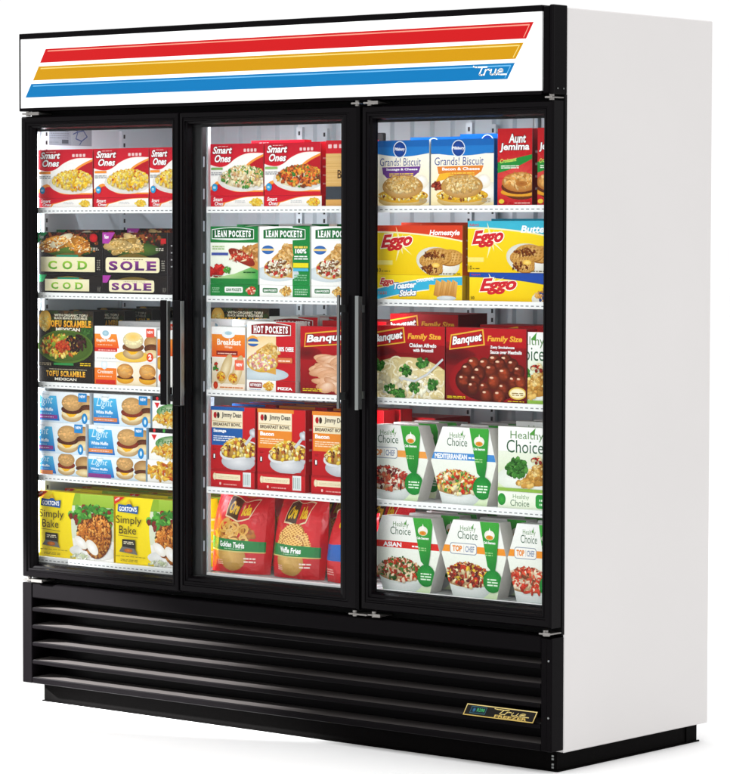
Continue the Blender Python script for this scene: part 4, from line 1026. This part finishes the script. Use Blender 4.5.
# shelves ---------------------------------------------------------------
SZ = [1.4905, 1.2355, .9665, .6865, .4385]; SY = .0665; SD = .50
bays = [(-.984, -.345), (-.281, .303), (.340, .974)]
def shelf(x0, x1, z):
    m = MB(); h = .0085
    m.box((x0, SY+.002, z-.006), (x0+.006, SD, z-.0005)); m.box((x1-.006, SY+.002, z-.006), (x1, SD, z-.0005)); m.box((x0+.006, SD-.006, z-.006), (x1-.006, SD, z-.0005))
    n = int((x1-x0)/.021)
    for i in range(1, n): 
        x = x0+(x1-x0)*i/n; m.box((x-.0021, SY+.002, z-.0045), (x+.0021, SD-.006, z-.0005))
    for k in (.35, .68): y = SY+(SD-SY)*k; m.box((x0+.006, y-.003, z-.0095), (x1-.006, y+.003, z-.0046))
    s = m.build('shelf', M['wire'], fz)
    m = MB(); m.box((x0, SY-.011, z-.018), (x1, SY+.0015, z+.0005), bev=.0012)
    x = x0+.008
    while x < x1-.012:
        m.box((x, SY-.0114, z-.0118), (x+.0095, SY-.0108, z-.0092), mi=1, skip='b'); x += .0172
    m.build('price_channel', [M['wire'], M['slot']], s)
for z in SZ:
    for b in bays: shelf(*b, z)

# ------------------------------------------------------------------ the packs on the shelves
# every pack is a thing of its own; x0/x1/z from the photograph's layout, fronts just behind the shelf lip
PY = .0690
DOOR = ['left', 'middle', 'right']; SH = ['top', 'second', 'third', 'fourth', 'bottom']
def place(kind, key, x0, x1, z0, z1, d, draw, side, top, label, group=None, cat='food box', **kw):
    j = R.uniform(-.006, .006)
    return pack(kind, key, x1-x0-.002, z1-z0-.0004, d, draw, side, top, (x0+.001, PY+R.uniform(0, .002)+abs(j)*.2, z0+.0003), label, cat, group, rz=j, **kw)
def behind(o, dx, ys, label, group, dz=0.):
    wd = max(v.co.x for v in o.data.vertices)
    dx = max(-.984-o.location.x+.004, min(dx, .978-wd-o.location.x))
    for y in ys:
        again(o, (o.location.x+dx+R.uniform(-.004, .004), y, o.location.z+dz), label, group, R.uniform(-.02, .02))

S1, S2, S3, S4, S5 = SZ
PASTA = ['f3cf3a', 'f0bf22', 'f7e07a', 'e3a91c', 'f5d658', 'efc12e']
CHIX = PASTA*2 + ['e8d3a8', 'c2571e', 'd8b888']
GREENP = ['f1e6c2', 'e8d8a8', '3f8a34', 'd8b888', 'f6efd6', '57963c', 'c99a6a', 'e6c66a']
BEEF = ['d8662a', 'e88a2c', '7a3a20', 'c8481e', '3f8230', 'e8b040', '8a4626', 'e07a2e']
# --- left door, top shelf
g = 'red pasta meal boxes standing on the top shelf'; gs = 'red meal boxes lying under the standing pasta boxes'
s1 = S1+.028
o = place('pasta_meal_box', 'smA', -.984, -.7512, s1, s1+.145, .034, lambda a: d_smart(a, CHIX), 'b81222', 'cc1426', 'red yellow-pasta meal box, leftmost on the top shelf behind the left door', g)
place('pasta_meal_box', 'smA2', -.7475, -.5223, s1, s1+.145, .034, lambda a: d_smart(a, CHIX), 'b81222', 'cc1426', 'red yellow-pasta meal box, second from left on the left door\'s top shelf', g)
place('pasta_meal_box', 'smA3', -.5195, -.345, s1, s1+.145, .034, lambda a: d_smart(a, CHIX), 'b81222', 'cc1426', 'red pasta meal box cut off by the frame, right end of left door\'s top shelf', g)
for i, (xa, xb, w) in enumerate(((-.984, -.7530, 'leftmost'), (-.7495, -.5235, 'second'), (-.5205, -.345, 'third, partly hidden'))):
    place('pasta_meal_box', 'smS%d' % (i == 2), xa, xb, S1, s1, .13, lambda a: d_smart(a, PASTA, strip=True), 'b81222', 'cc1426', 'flat red meal box under the %s standing pasta box, left door top shelf' % w, gs)
# --- left door, second shelf: cod and sole
z = S2+.054
CODP = ['cc8226', 'e8a444', 'b86a1e', 'f0c478', 'f8e8c4', 'd88e30']; SOLP = ['d0aa60', 'bc9448', 'e0c284', 'a47c36', 'd8b672']
oc = place('fish_fillet_box', 'cod', -.984, -.7117, z, z+.127, .05, lambda a: d_fish(a, 'COD', '4f9a2a', '9cc83a', '1f9a5a', CODP), '1a1416', '3a2018', 'black fish box with green COD lettering, standing upright on the second shelf')
os_ = place('fish_fillet_box', 'sole', -.7090, -.4473, z, z+.127, .05, lambda a: d_fish(a, 'SOLE', '4a1a5e', '8a3a8c', 'a83aa0', SOLP), '1a1416', '3a2018', 'black fish box with purple SOLE lettering, standing upright on the second shelf')
place('fish_fillet_box', 'codS', -.984, -.7150, S2, z, .13, lambda a: d_fish(a, 'COD', '4f9a2a', '9cc83a', '1f9a5a', CODP, True), '1a1416', '1a1416', 'black COD box lying flat beneath the upright COD box')
place('fish_fillet_box', 'soleS', -.7128, -.4475, S2, z, .13, lambda a: d_fish(a, 'SOLE', '4a1a5e', '8a3a8c', 'a83aa0', SOLP, True), '1a1416', '1a1416', 'black SOLE box lying flat beneath the upright SOLE box')
behind(oc, .0, (.145, .205, .265), 'black fish box standing behind the upright COD box', 'black fish boxes behind the COD box', .008)
behind(os_, .03, (.145, .205, .265), 'black fish box standing behind the upright SOLE box', 'black fish boxes behind the SOLE box', .012)
# --- left door, third shelf
z = S3+.047
ot = place('scramble_meal_box', 'tofu', -.984, -.7505, z, z+.168, .05, lambda a: d_tofu(a), '16120f', '241c14', 'dark upright tofu scramble box with green bowl of food, left end of third shelf')
place('scramble_meal_box', 'tofuS', -.984, -.7515, S3, z, .16, lambda a: d_tofu(a, True), '16120f', '1c1612', 'dark tofu scramble box lying flat under the upright tofu scramble box')
for k, (y, dx, w) in enumerate(((.19, .01, 'first'), (.29, .03, 'second'), (.39, .10, 'third'))):
    again(ot, (ot.location.x+dx, y, ot.location.z+.004*k), 'dark tofu scramble box, %s behind the front tofu scramble box, only its top showing' % w, 'tofu scramble boxes behind the front one', R.uniform(-.02, .02))
z = S3+.068
om = place('breakfast_sandwich_box', 'muf', -.7465, -.4926, z, z+.105, .06, lambda a: d_muffin(a), 'ecebe8', 'f3f2ef', 'white and orange english muffin sandwich box on top of the croissant box')
place('breakfast_sandwich_box', 'cro', -.7480, -.4930, S3, z, .13, lambda a: d_muffin(a, True), 'ecebe8', 'f3f2ef', 'white and orange croissant sandwich box lying under the english muffin box')
om2 = place('breakfast_sandwich_box', 'muf', -.4890, -.345-.0, S3, S3+.165, .06, lambda a: (a.rect(0, 0, 1, 1, 'f2f0ec', 'fafaf8'), a.rect(0, .55, .8, .85, 'e8561a', 'f4942e'), sandwich(a, .7, .3, .2, 'f3dfae'), a.ell(.12, .16, .08, .08, 'ee5a24', 'd8401c'), a.ell(.08, .42, .1, .12, 'e8b93a', 'c98a2a')), 'ecebe8', 'f3f2ef', 'white and orange sandwich box hidden behind the left door\'s handle, third shelf')
behind(om, .0, (.17, .26), 'white breakfast sandwich box standing behind the english muffin box', 'white boxes behind the english muffin box', .012)
behind(om, .19, (.34,), 'white breakfast sandwich box farthest back behind the english muffin box', 'white boxes behind the english muffin box', .02)
# --- left door, fourth shelf: light muffins in three tiers
T3, T2, T1 = S4, S4+.0655, S4+.1585
tiers = (('top', T1, T1+.0935, -.984, -.7660, .236, -.7515, -.5170, '8d3a8a', 'd8804a'), ('middle', T2, T1, -.984, -.7825, .237, -.7730, -.5345, '8d3a8a', 'e08a4a'), ('bottom', T3, T2, -.984, -.7790, .241, -.7750, -.5355, 'd8804a', '8d3a8a'))
g = 'white and blue muffin sandwich boxes stacked on the fourth shelf'
for (w, za, zb, a0, a1, fw, b0, b1, i1, i2) in tiers:
    st = w == 'bottom'; dd = .16 if st else .09
    oa = place('muffin_sandwich_box', 'li'+i1+str(st), a0, a1, za, zb, dd, lambda a: d_light(a, i1, st), 'eef0f2', 'f6f6f6', 'white and blue muffin sandwich box, left stack\'s %s one on the fourth shelf' % w, g, full=fw)
    ob = place('muffin_sandwich_box', 'li'+i2+str(st), b0, b1, za, zb, dd, lambda a: d_light(a, i2, st), 'b9d8ee', 'f6f6f6', 'white and blue muffin sandwich box, right stack\'s %s one on the fourth shelf' % w, g)
g = 'white flatbread sandwich boxes beside the muffin boxes'
for (w, za, zb, x0) in (('top', T1, T1+.094, -.5105), ('middle', T2, T1, -.5245), ('bottom', T3, T2, -.5305)):
    place('flatbread_sandwich_box', 'fl'+w, x0, -.345, za, zb, .16 if w == 'bottom' else .09, lambda a: d_flat(a, w == 'bottom'), 'c8dce8', '1d1a1c' if w != 'bottom' else 'f0efe9', 'white flatbread sandwich box, %s of the stack right of the muffin boxes' % w, g)
# --- left door, bottom shelf
o1 = place('breaded_fish_box', 'bake', -.984, -.6674, S5, S5+.198, .045, d_bake, 'f0d000', 'f3da20', 'yellow breaded fish box, left one of the two on the left door\'s bottom shelf', 'yellow breaded fish boxes in front')
o2 = place('breaded_fish_box', 'bake2', -.6620, -.345, S5, S5+.198, .045, d_bake, 'f0d000', 'f3da20', 'yellow breaded fish box, right one of the two on the left door\'s bottom shelf', 'yellow breaded fish boxes in front')
behind(o1, .03, (.15, .23, .31, .39), 'yellow breaded fish box in the rows behind the left front one', 'yellow fish boxes behind the left front one', .004)
behind(o2, .0, (.14, .21, .28), 'yellow breaded fish box in the rows behind the right front one', 'yellow fish boxes behind the right front one', .004)

# --- middle door, top shelf
s1 = S1+.031
g = 'red meal boxes standing behind the middle door'
oa = place('pasta_meal_box', 'smB', -.2790, -.0750, s1, s1+.148, .034, lambda a: d_smart(a, GREENP, .03, .055, 120, 1.5, tag='7aa85a'), 'b81222', 'cc1426', 'red meal box with chicken and green vegetables, middle door top shelf', g)
ob = place('pasta_meal_box', 'smC', -.0719, .1386, s1, s1+.148, .034, lambda a: d_smart(a, BEEF, .03, .055, 130, 1.4, tag='8fb86a'), 'b81222', 'cc1426', 'red meal box with beef and orange vegetables, middle door top shelf', g)
place('pasta_meal_box', 'smS2', -.2790, -.0745, S1, s1, .13, lambda a: d_smart(a, PASTA, strip=True), 'b81222', 'cc1426', 'flat red meal box under the chicken and green vegetables box', gs)
place('pasta_meal_box', 'smS3', -.0725, .1420, S1, s1, .13, lambda a: d_smart(a, PASTA+['d8662a'], strip=True), 'b81222', 'cc1426', 'flat red meal box under the beef and orange vegetables box', gs)
behind(oa, .05, (.19,), 'red meal box standing behind the chicken and green vegetables box', 'red meal box behind the front row', .012)
behind(ob, .03, (.19,), 'red meal box standing behind the beef and orange vegetables box', 'red meal box behind the front row', .005)
place('bread_box', 'tan', .1565, .3000, S1, S1+.182, .06, d_tan, 'c01424', 'cc1426', 'red and tan wood-patterned box, right end of the middle door\'s top shelf')
# --- middle door, second shelf
z = S2+.0335
g = 'upright stuffed sandwich boxes on the second shelf'; gs2 = 'stuffed sandwich boxes lying under the upright ones'
oa = place('stuffed_sandwich_box', 'lpA', -.2790, -.0931, z, z+.1655, .036, d_lean_a, 'f0f0ea', '1b8a40', 'green and white stuffed sandwich box with red filling, left on second shelf', g)
ob = place('stuffed_sandwich_box', 'lpB', -.0907, .1000, z, z+.1655, .036, d_lean_b, 'dfeae0', '1b8a40', 'white and green stuffed sandwich box with meat filling, whole, on second shelf', g)
oc = place('stuffed_sandwich_box', 'lpB', .1040, .2947, z, z+.1655, .036, d_lean_b, 'dfeae0', '1b8a40', 'white and green stuffed sandwich box cut off by the middle door\'s right frame', g)
place('stuffed_sandwich_box', 'lpSg', -.2790, -.0931, S2, z, .14, lambda a: d_lean_s(a, True), '1b8a40', '1b8a40', 'green stuffed sandwich box lying under the box with red filling', gs2)
place('stuffed_sandwich_box', 'lpSw', -.0907, .1000, S2, z, .14, lambda a: d_lean_s(a, False), 'e8eee6', 'e8eee6', 'white stuffed sandwich box lying under the whole white and green box', gs2)
place('stuffed_sandwich_box', 'lpSw', .1040, .2947, S2, z, .14, lambda a: d_lean_s(a, False), 'e8eee6', 'e8eee6', 'white stuffed sandwich box lying under the cut off white and green box', gs2)
behind(oa, .02, (.16, .24, .32), 'stuffed sandwich box standing behind the green box with red filling', 'stuffed sandwich boxes behind the green one', .006)
behind(ob, .0, (.15, .22, .30), 'stuffed sandwich box standing behind the whole white and green box', 'stuffed sandwich boxes behind the white one', .007)
# --- middle door, third shelf
ow = place('breakfast_wrap_box', 'wrap', -.2740, -.1437, S3, S3+.181, .05, d_wrap, 'f0ece4', 'f6f5f1', 'narrow orange and white breakfast wrap box, left on the middle door\'s third shelf')
z = S3+.0325
oh = place('stuffed_sandwich_box', 'hot', -.1386, .0474, z, z+.166, .05, d_hot, 'f1efe9', 'f6f4f0', 'red and white stuffed sandwich box with dark red oval logo, third shelf')
place('stuffed_sandwich_box', 'hotS', -.1386, .0477, S3, z, .15, d_hot_s, 'eceae4', 'eceae4', 'red and white stuffed sandwich box lying under the one with oval logo')
obq = place('sliced_meat_box', 'bqs', .0634, .2987, S3, S3+.189, .05, d_banq_slice, '8a0c14', 'b8141e', 'dark red box with pink sliced meat, right end of the middle door\'s third shelf')
behind(ow, .0, (.16, .25), 'white box standing behind the breakfast wrap box', 'white boxes behind the breakfast wrap box', .018)
behind(oh, .0, (.17, .26, .35), 'red and white box behind the box with dark red oval logo', 'red and white boxes behind the oval logo box', .012)
behind(obq, .0, (.16, .25, .34), 'dark red box behind the sliced meat box', 'dark red boxes behind the sliced meat box', .014)
again(ot, (-.545, .36, S3+.058), 'dark tofu scramble box far back, seen left above the breakfast wrap box', 'tofu scramble boxes far back', .01)
# --- middle door, fourth shelf
z = S4+.052
EGG = ['f3d24a', 'f6e08a', 'e8b82a', '7a3a20', 'f8eab0', 'e0a838', 'b8642c']
g = 'red breakfast bowl boxes standing in front'; gs3 = 'red breakfast bowl boxes lying under the upright ones'
oa = place('breakfast_bowl_box', 'jdA', -.2790, -.1057, z, z+.180, .052, lambda a: d_bowl(a, '1d5aa4', EGG), 'b5121a', 'b8141c', 'red breakfast bowl box with a blue panel', g)
ob = place('breakfast_bowl_box', 'jdB', -.0980, .0850, z, z+.180, .052, lambda a: d_bowl(a, 'e88a2c', EGG), 'b5121a', 'c01a22', 'red breakfast bowl box with orange panel, right beside the blue-panelled one', g)
oc = place('breakfast_bowl_box', 'jdB', .1064, .2894, z, z+.180, .052, lambda a: d_bowl(a, 'e88a2c', EGG), 'b5121a', 'c01a22', 'red breakfast bowl box with orange panel, cut off by the door frame', g)
place('breakfast_bowl_box', 'jdS', -.2790, -.1080, S4, z, .17, d_bowl_s, 'b5121a', 'b8141c', 'red box lying under the breakfast bowl box with blue panel', gs3)
place('breakfast_bowl_box', 'jdS', -.0990, .0830, S4, z, .17, d_bowl_s, 'b5121a', 'b8141c', 'red box lying under the whole breakfast bowl box with orange panel', gs3)
place('breakfast_bowl_box', 'jdS', .1030, .2850, S4, z, .17, d_bowl_s, 'b5121a', 'b8141c', 'red box lying under the cut off breakfast bowl box', gs3)
behind(oa, .0, (.16, .24, .33), 'red box in the row behind the blue-panelled breakfast bowl box', 'red boxes behind the blue-panelled bowl box', .004)
behind(ob, .0, (.16, .24, .33), 'red box in the row behind the whole orange-panelled breakfast bowl box', 'red boxes behind the orange-panelled bowl box', .004)
behind(oc, .0, (.16, .24), 'red box in the row behind the cut off breakfast bowl box', 'red boxes behind the cut off bowl box', .004)
# --- middle door, bottom shelf: bags
oa = place('potato_fries_bag', 'bgA', -.3235, -.0930, S5, S5+.236, .11, lambda a: d_bag(a, 'Golden Twirls', 'twirl'), 'd8c8a8', 'b5121a', 'red bag of curly potato twirls with a green band', 'red bags of potato fries', 'food bag', bag=True)
ob = place('potato_fries_bag', 'bgB', -.0846, .1110, S5, S5+.230, .11, lambda a: d_bag(a, 'Waffle Fries', 'waffle'), 'd8c8a8', 'b5121a', 'red bag of waffle fries with a green band', 'red bags of potato fries', 'food bag', bag=True)
oc = place('potato_fries_bag', 'bgC', .1200, .2950, S5, S5+.205, .10, d_bag2, 'd8c8a8', 'b5121a', 'red bag with a blue band, cut off by the middle door\'s right frame', 'red bags of potato fries', 'food bag', bag=True)
again(oa, (-.270, .25, S5+.002), 'red fries bag behind the bag of curly potato twirls', 'red fries bags in the second row', .03)
again(ob, (-.11, .25, S5+.004), 'red fries bag behind the gap between the twirls and waffle fries bags', 'red fries bags in the second row', -.03)
again(ob, (.09, .24, S5+.002), 'red fries bag behind the waffle fries bag\'s right side', 'red fries bags in the second row', .03)

# --- right door, top shelf
oa = place('biscuit_sandwich_box', 'grA', .3395, .5246, S1, S1+.178, .05, lambda a: d_grands(a, '6a3a8c'), 'e8e4d4', '1a6cb8', 'blue and cream biscuit sandwich box with a purple banner', 'blue and cream biscuit sandwich boxes')
ob = place('biscuit_sandwich_box', 'grB', .5295, .7454, S1, S1+.178, .05, lambda a: d_grands(a, 'e0812a'), '1a5aa0', '1a6cb8', 'blue and cream biscuit sandwich box with an orange banner', 'blue and cream biscuit sandwich boxes')
behind(oa, .05, (.15, .23), 'blue box standing behind the biscuit sandwich box with purple banner', 'blue boxes behind the purple-banner box', .010)
behind(ob, .04, (.15, .23, .31), 'blue box standing behind the biscuit sandwich box with orange banner', 'blue boxes behind the orange-banner box', .016)
oj = place('croissant_sandwich_box', 'aj', .7567, .8728, S1, S1+.203, .045, d_croissant, '6a1418', 'a81018', 'narrow red croissant sandwich box with green ribbon, whole, top right shelf')
oj['group'] = 'narrow red croissant sandwich boxes'
place('croissant_sandwich_box', 'aj2', .8890, .9790, S1, S1+.203, .045, d_croissant, '6a1418', 'a81018', 'narrow red croissant sandwich box cut off by the right door\'s frame', 'narrow red croissant sandwich boxes')
again(oj, (.8300, .17, S1+.003), 'narrow red croissant sandwich box behind the whole croissant sandwich box', 'narrow red croissant sandwich boxes', .01)
# --- right door, second shelf
z = S2+.067
oa = place('waffle_box', 'egA', .3395, .6395, z, z+.135, .055, lambda a: d_waffle(a, 'd8401f', 'Homestyle'), 'd8601c', 'd8501f', 'yellow waffle box with an orange-red top band, right door second shelf', 'yellow waffle boxes')
ost = place('toaster_stick_box', 'egS', .3395, .6388, S2, z, .15, d_sticks, 'c8a818', 'd8601c', 'yellow and blue toaster sticks box under the orange-topped waffle box')
z2 = S2+.0765
ob = place('waffle_box', 'egB', .6578, .9458, z2, z2+.1375, .055, lambda a: d_waffle(a, '3ab4d0', 'Buttermilk'), '2a90b0', '3ab4d0', 'yellow waffle box with a light blue top band, right door second shelf', 'yellow waffle boxes')
place('waffle_box', 'egC', .6636, .9466, S2, z2, .15, lambda a: d_waffle(a, '1d4aa8', '', True), 'd8b010', 'f0c800', 'yellow waffle box with dark blue band, lying under the light blue one', 'yellow waffle boxes')
behind(oa, .02, (.15, .22, .30), 'orange-topped box behind the orange-topped waffle box', 'orange-topped boxes behind the front one', .008)
behind(ob, .02, (.15, .22, .30), 'light blue-topped box behind the light blue-topped waffle box', 'light blue-topped boxes behind the front one', .006)
# --- right door, third shelf
oa = place('family_dinner_box', 'faA', .3395, .5798, S3, S3+.197, .05, lambda a: d_family(a, 'alfredo'), '7a0c14', 'a8121c', 'dark red dinner box with creamy pasta and broccoli', 'dark red family dinner boxes', full=.268)
ob = place('family_dinner_box', 'faB', .5841, .8561, S3, S3+.197, .05, lambda a: d_family(a, 'balls'), '7a0c14', 'a8121c', 'dark red dinner box with a plate of meatballs', 'dark red family dinner boxes')
place('steamer_meal_box', 'hcR0', .8605, .9720, S3, S3+.190, .05, d_choice_rect, 'e8ece0', 'c0201c', 'white meal box beside the meatball dinner box, cut off by door frame', full=.20)
behind(ob, .05, (.16, .24), 'dark red dinner box standing behind the meatball dinner box', 'dark red boxes behind the meatball box', .006)
for (y, x) in ((.18, .30), (.26, .27), (.34, .24)):
    again(oa, (x, y, S3+.030), 'dark red dinner box behind the creamy pasta and broccoli box', 'dark red boxes behind the creamy pasta box', R.uniform(-.01, .01))
# --- right door, fourth shelf
M1 = ['c8281e', 'e8d8c0', '8a2a2a', 'f3e8d8', 'b04a3a', '5a1c1c', 'd86a4a']
M2 = ['e8c86a', 'c8281e', 'f1e0a0', '57963c', 'd8451f', 'f6ecc8', 'e09a3a', 'b8301e']
M3 = ['3f7a2c', 'c8401e', '8a3a22', 'e3c8a0', 'b0301c', '2f5a20', 'f0dcc0']
M4 = ['5a1c18', 'c8361e', 'e8c23a', '7a2a1c', 'b84a2a', '8a2a20', 'f0e0b0']
M5 = ['d8452c', 'e8c8a0', 'c83020', 'f3dcc0', '8a4a30', 'e05a3a']
g = 'six-sided white steamer meal boxes'
oa = place('steamer_meal_box', 'hxA', .3395, .5239, S4, S4+.205, .05, lambda a: d_choice(a, 'f0a04a', '', M1, True), 'e0ddd8', 'e0e0dc', 'six-sided white meal box with orange band, left on the right door\'s fourth shelf', g, out=[(0, 0), (.80, 0), (1, .55), (.82, 1), (0, 1)], full=.235)
ob = place('steamer_meal_box', 'hxB', .5334, .7578, S4, S4+.208, .05, lambda a: d_choice(a, '3f8ad0', 'MEDITERRANEAN', M2, False), 'e0ddd8', 'e0e0dc', 'six-sided white meal box with a blue band', g, out=HEX)
z = S4+.045
oc = place('steamer_meal_box', 'hcR', .7621, .9730, z, z+.172, .04, d_choice_rect, 'e8ece0', 'f0f2ea', 'rectangular white meal box with breaded chicken and broccoli, fourth shelf', full=.21)
place('steamer_meal_box', 'hcS', .7623, .9730, S4, z, .15, d_choice_s, 'e8ece0', 'f0f2ea', 'white and green meal box lying under the chicken and broccoli box')
behind(oa, .0, (.15, .24), 'six-sided white box behind the orange-band box on the fourth shelf', 'six-sided boxes behind the orange-band box', .002)
behind(ob, .0, (.15, .24, .33), 'six-sided white box behind the blue-band box', 'six-sided boxes behind the blue-band box', .003)
behind(oc, .0, (.15, .23), 'rectangular white box behind the chicken and broccoli box', 'white boxes behind the chicken and broccoli box', .010)
def d_red(a):
    a.rect(0, 0, 1, 1, 'b8121a', 'c81a22'); a.rr(.1, .2, .6, .8, .1, 'efe2c0'); a.rect(.66, .1, .92, .9, 'e3dcc8'); a.lines(.68, .2, .9, .8, 4, '8a8a80')
kk = 0
for (x, w) in ((.115, 'left'), (.225, 'middle'), (.325, 'right')):
    for k in range(4 if w != 'right' else 3):
        pack('frozen_dinner_box', 'red', .105, .052, .16, d_red, 'b8121a', 'c01a22', (x+.02, .32, S4+.0004+.0525*k), 'small red box stacked far back behind the orange-band six-sided box', 'food box', 'red boxes stacked far back', rz=R.uniform(-.03, .03))
# --- right door, bottom shelf
oa = place('steamer_meal_box', 'hxC', .3395, .5672, S5, S5+.203, .05, lambda a: d_choice(a, 'd8281f', 'ASIAN', M3, False), 'e0ddd8', 'e0e0dc', 'six-sided white meal box with a red band', g, out=[(.12, 0), (.85, 0), (1, .55), (.87, 1), (.10, 1), (0, .7), (0, .4)], full=.231)
ob = place('steamer_meal_box', 'hxD', .5705, .7926, S5, S5+.206, .05, lambda a: d_choice(a, 'f0952c', '', M4, True), 'e0ddd8', 'e0e0dc', 'six-sided white meal box with orange band, middle of the right door\'s bottom shelf', g, out=HEX)
oc = place('steamer_meal_box', 'hxE', .7954, .9720, S5, S5+.209, .05, lambda a: d_choice(a, 'f0952c', '', M5, True), 'e0ddd8', 'e0e0dc', 'six-sided white meal box with orange band, cut off at bottom right', g, out=[(.18, 0), (.9, 0), (1, .1), (1, .9), (.9, 1), (.18, 1), (0, .55)])
for q, w in ((oa, 'red-band'), (ob, 'middle orange-band'), (oc, 'cut off orange-band')):
    behind(q, .03, (.15, .23, .32), 'six-sided white box behind the %s box on the bottom shelf' % w, 'six-sided boxes behind the %s box' % w, .003)

# ------------------------------------------------------------------ light
w = bpy.data.worlds.new('World'); sc.world = w; w.use_nodes = True
bg = w.node_tree.nodes['Background']; bg.inputs['Color'].default_value = (1, 1, 1, 1); bg.inputs['Strength'].default_value = 1.02
def area(name, loc, tgt, size, power, sy=None):
    l = bpy.data.lights.new(name, 'AREA'); l.energy = power; l.size = size
    if sy: l.shape = 'RECTANGLE'; l.size_y = sy
    o = bpy.data.objects.new(name, l); COL.objects.link(o); o.location = loc
    o.rotation_euler = (Vector(tgt)-Vector(loc)).to_track_quat('-Z', 'Y').to_euler()
    return o
area('overhead_softbox', (0, -1.5, 7.0), (0, -.6, 0), 9.0, 240)
area('front_softbox', (-1.0, -6.5, 4.6), (0, 0, 1.0), 2.5, 50)
l = bpy.data.lights.new('grille_spot', 'SPOT'); l.energy = 5400; l.spot_size = radians(10); l.spot_blend = .45; l.shadow_soft_size = .06
o = bpy.data.objects.new('grille_spot', l); COL.objects.link(o); o.location = (-3.6, -1.3, 1.3)
o.rotation_euler = (Vector((-.62, .03, .10))-o.location).to_track_quat('-Z', 'Y').to_euler()

# ------------------------------------------------------------------ camera
cam = bpy.data.cameras.new('Camera'); co = bpy.data.objects.new('Camera', cam); COL.objects.link(co)
r = Vector((0.76763544, 0.64088327, 0.00211282)); u = Vector((-0.03320081, 0.03647446, 0.99878292)); b = Vector((0.6400262, -0.76677132, 0.04927693))
mw = Matrix((r, u, b)).transposed().to_4x4(); mw.translation = (5.82529942, -6.54853346, 1.4175889)
co.matrix_world = mw
cam.sensor_width = 36; cam.sensor_fit = 'AUTO'; cam.lens = 145.602; cam.clip_start = .1; cam.clip_end = 500
sc.camera = co
sc.view_settings.view_transform = 'Standard'; sc.view_settings.look = 'None'; sc.view_settings.exposure = 0; sc.view_settings.gamma = 1
sc.cycles.transparent_max_bounces = 16; sc.cycles.max_bounces = 8
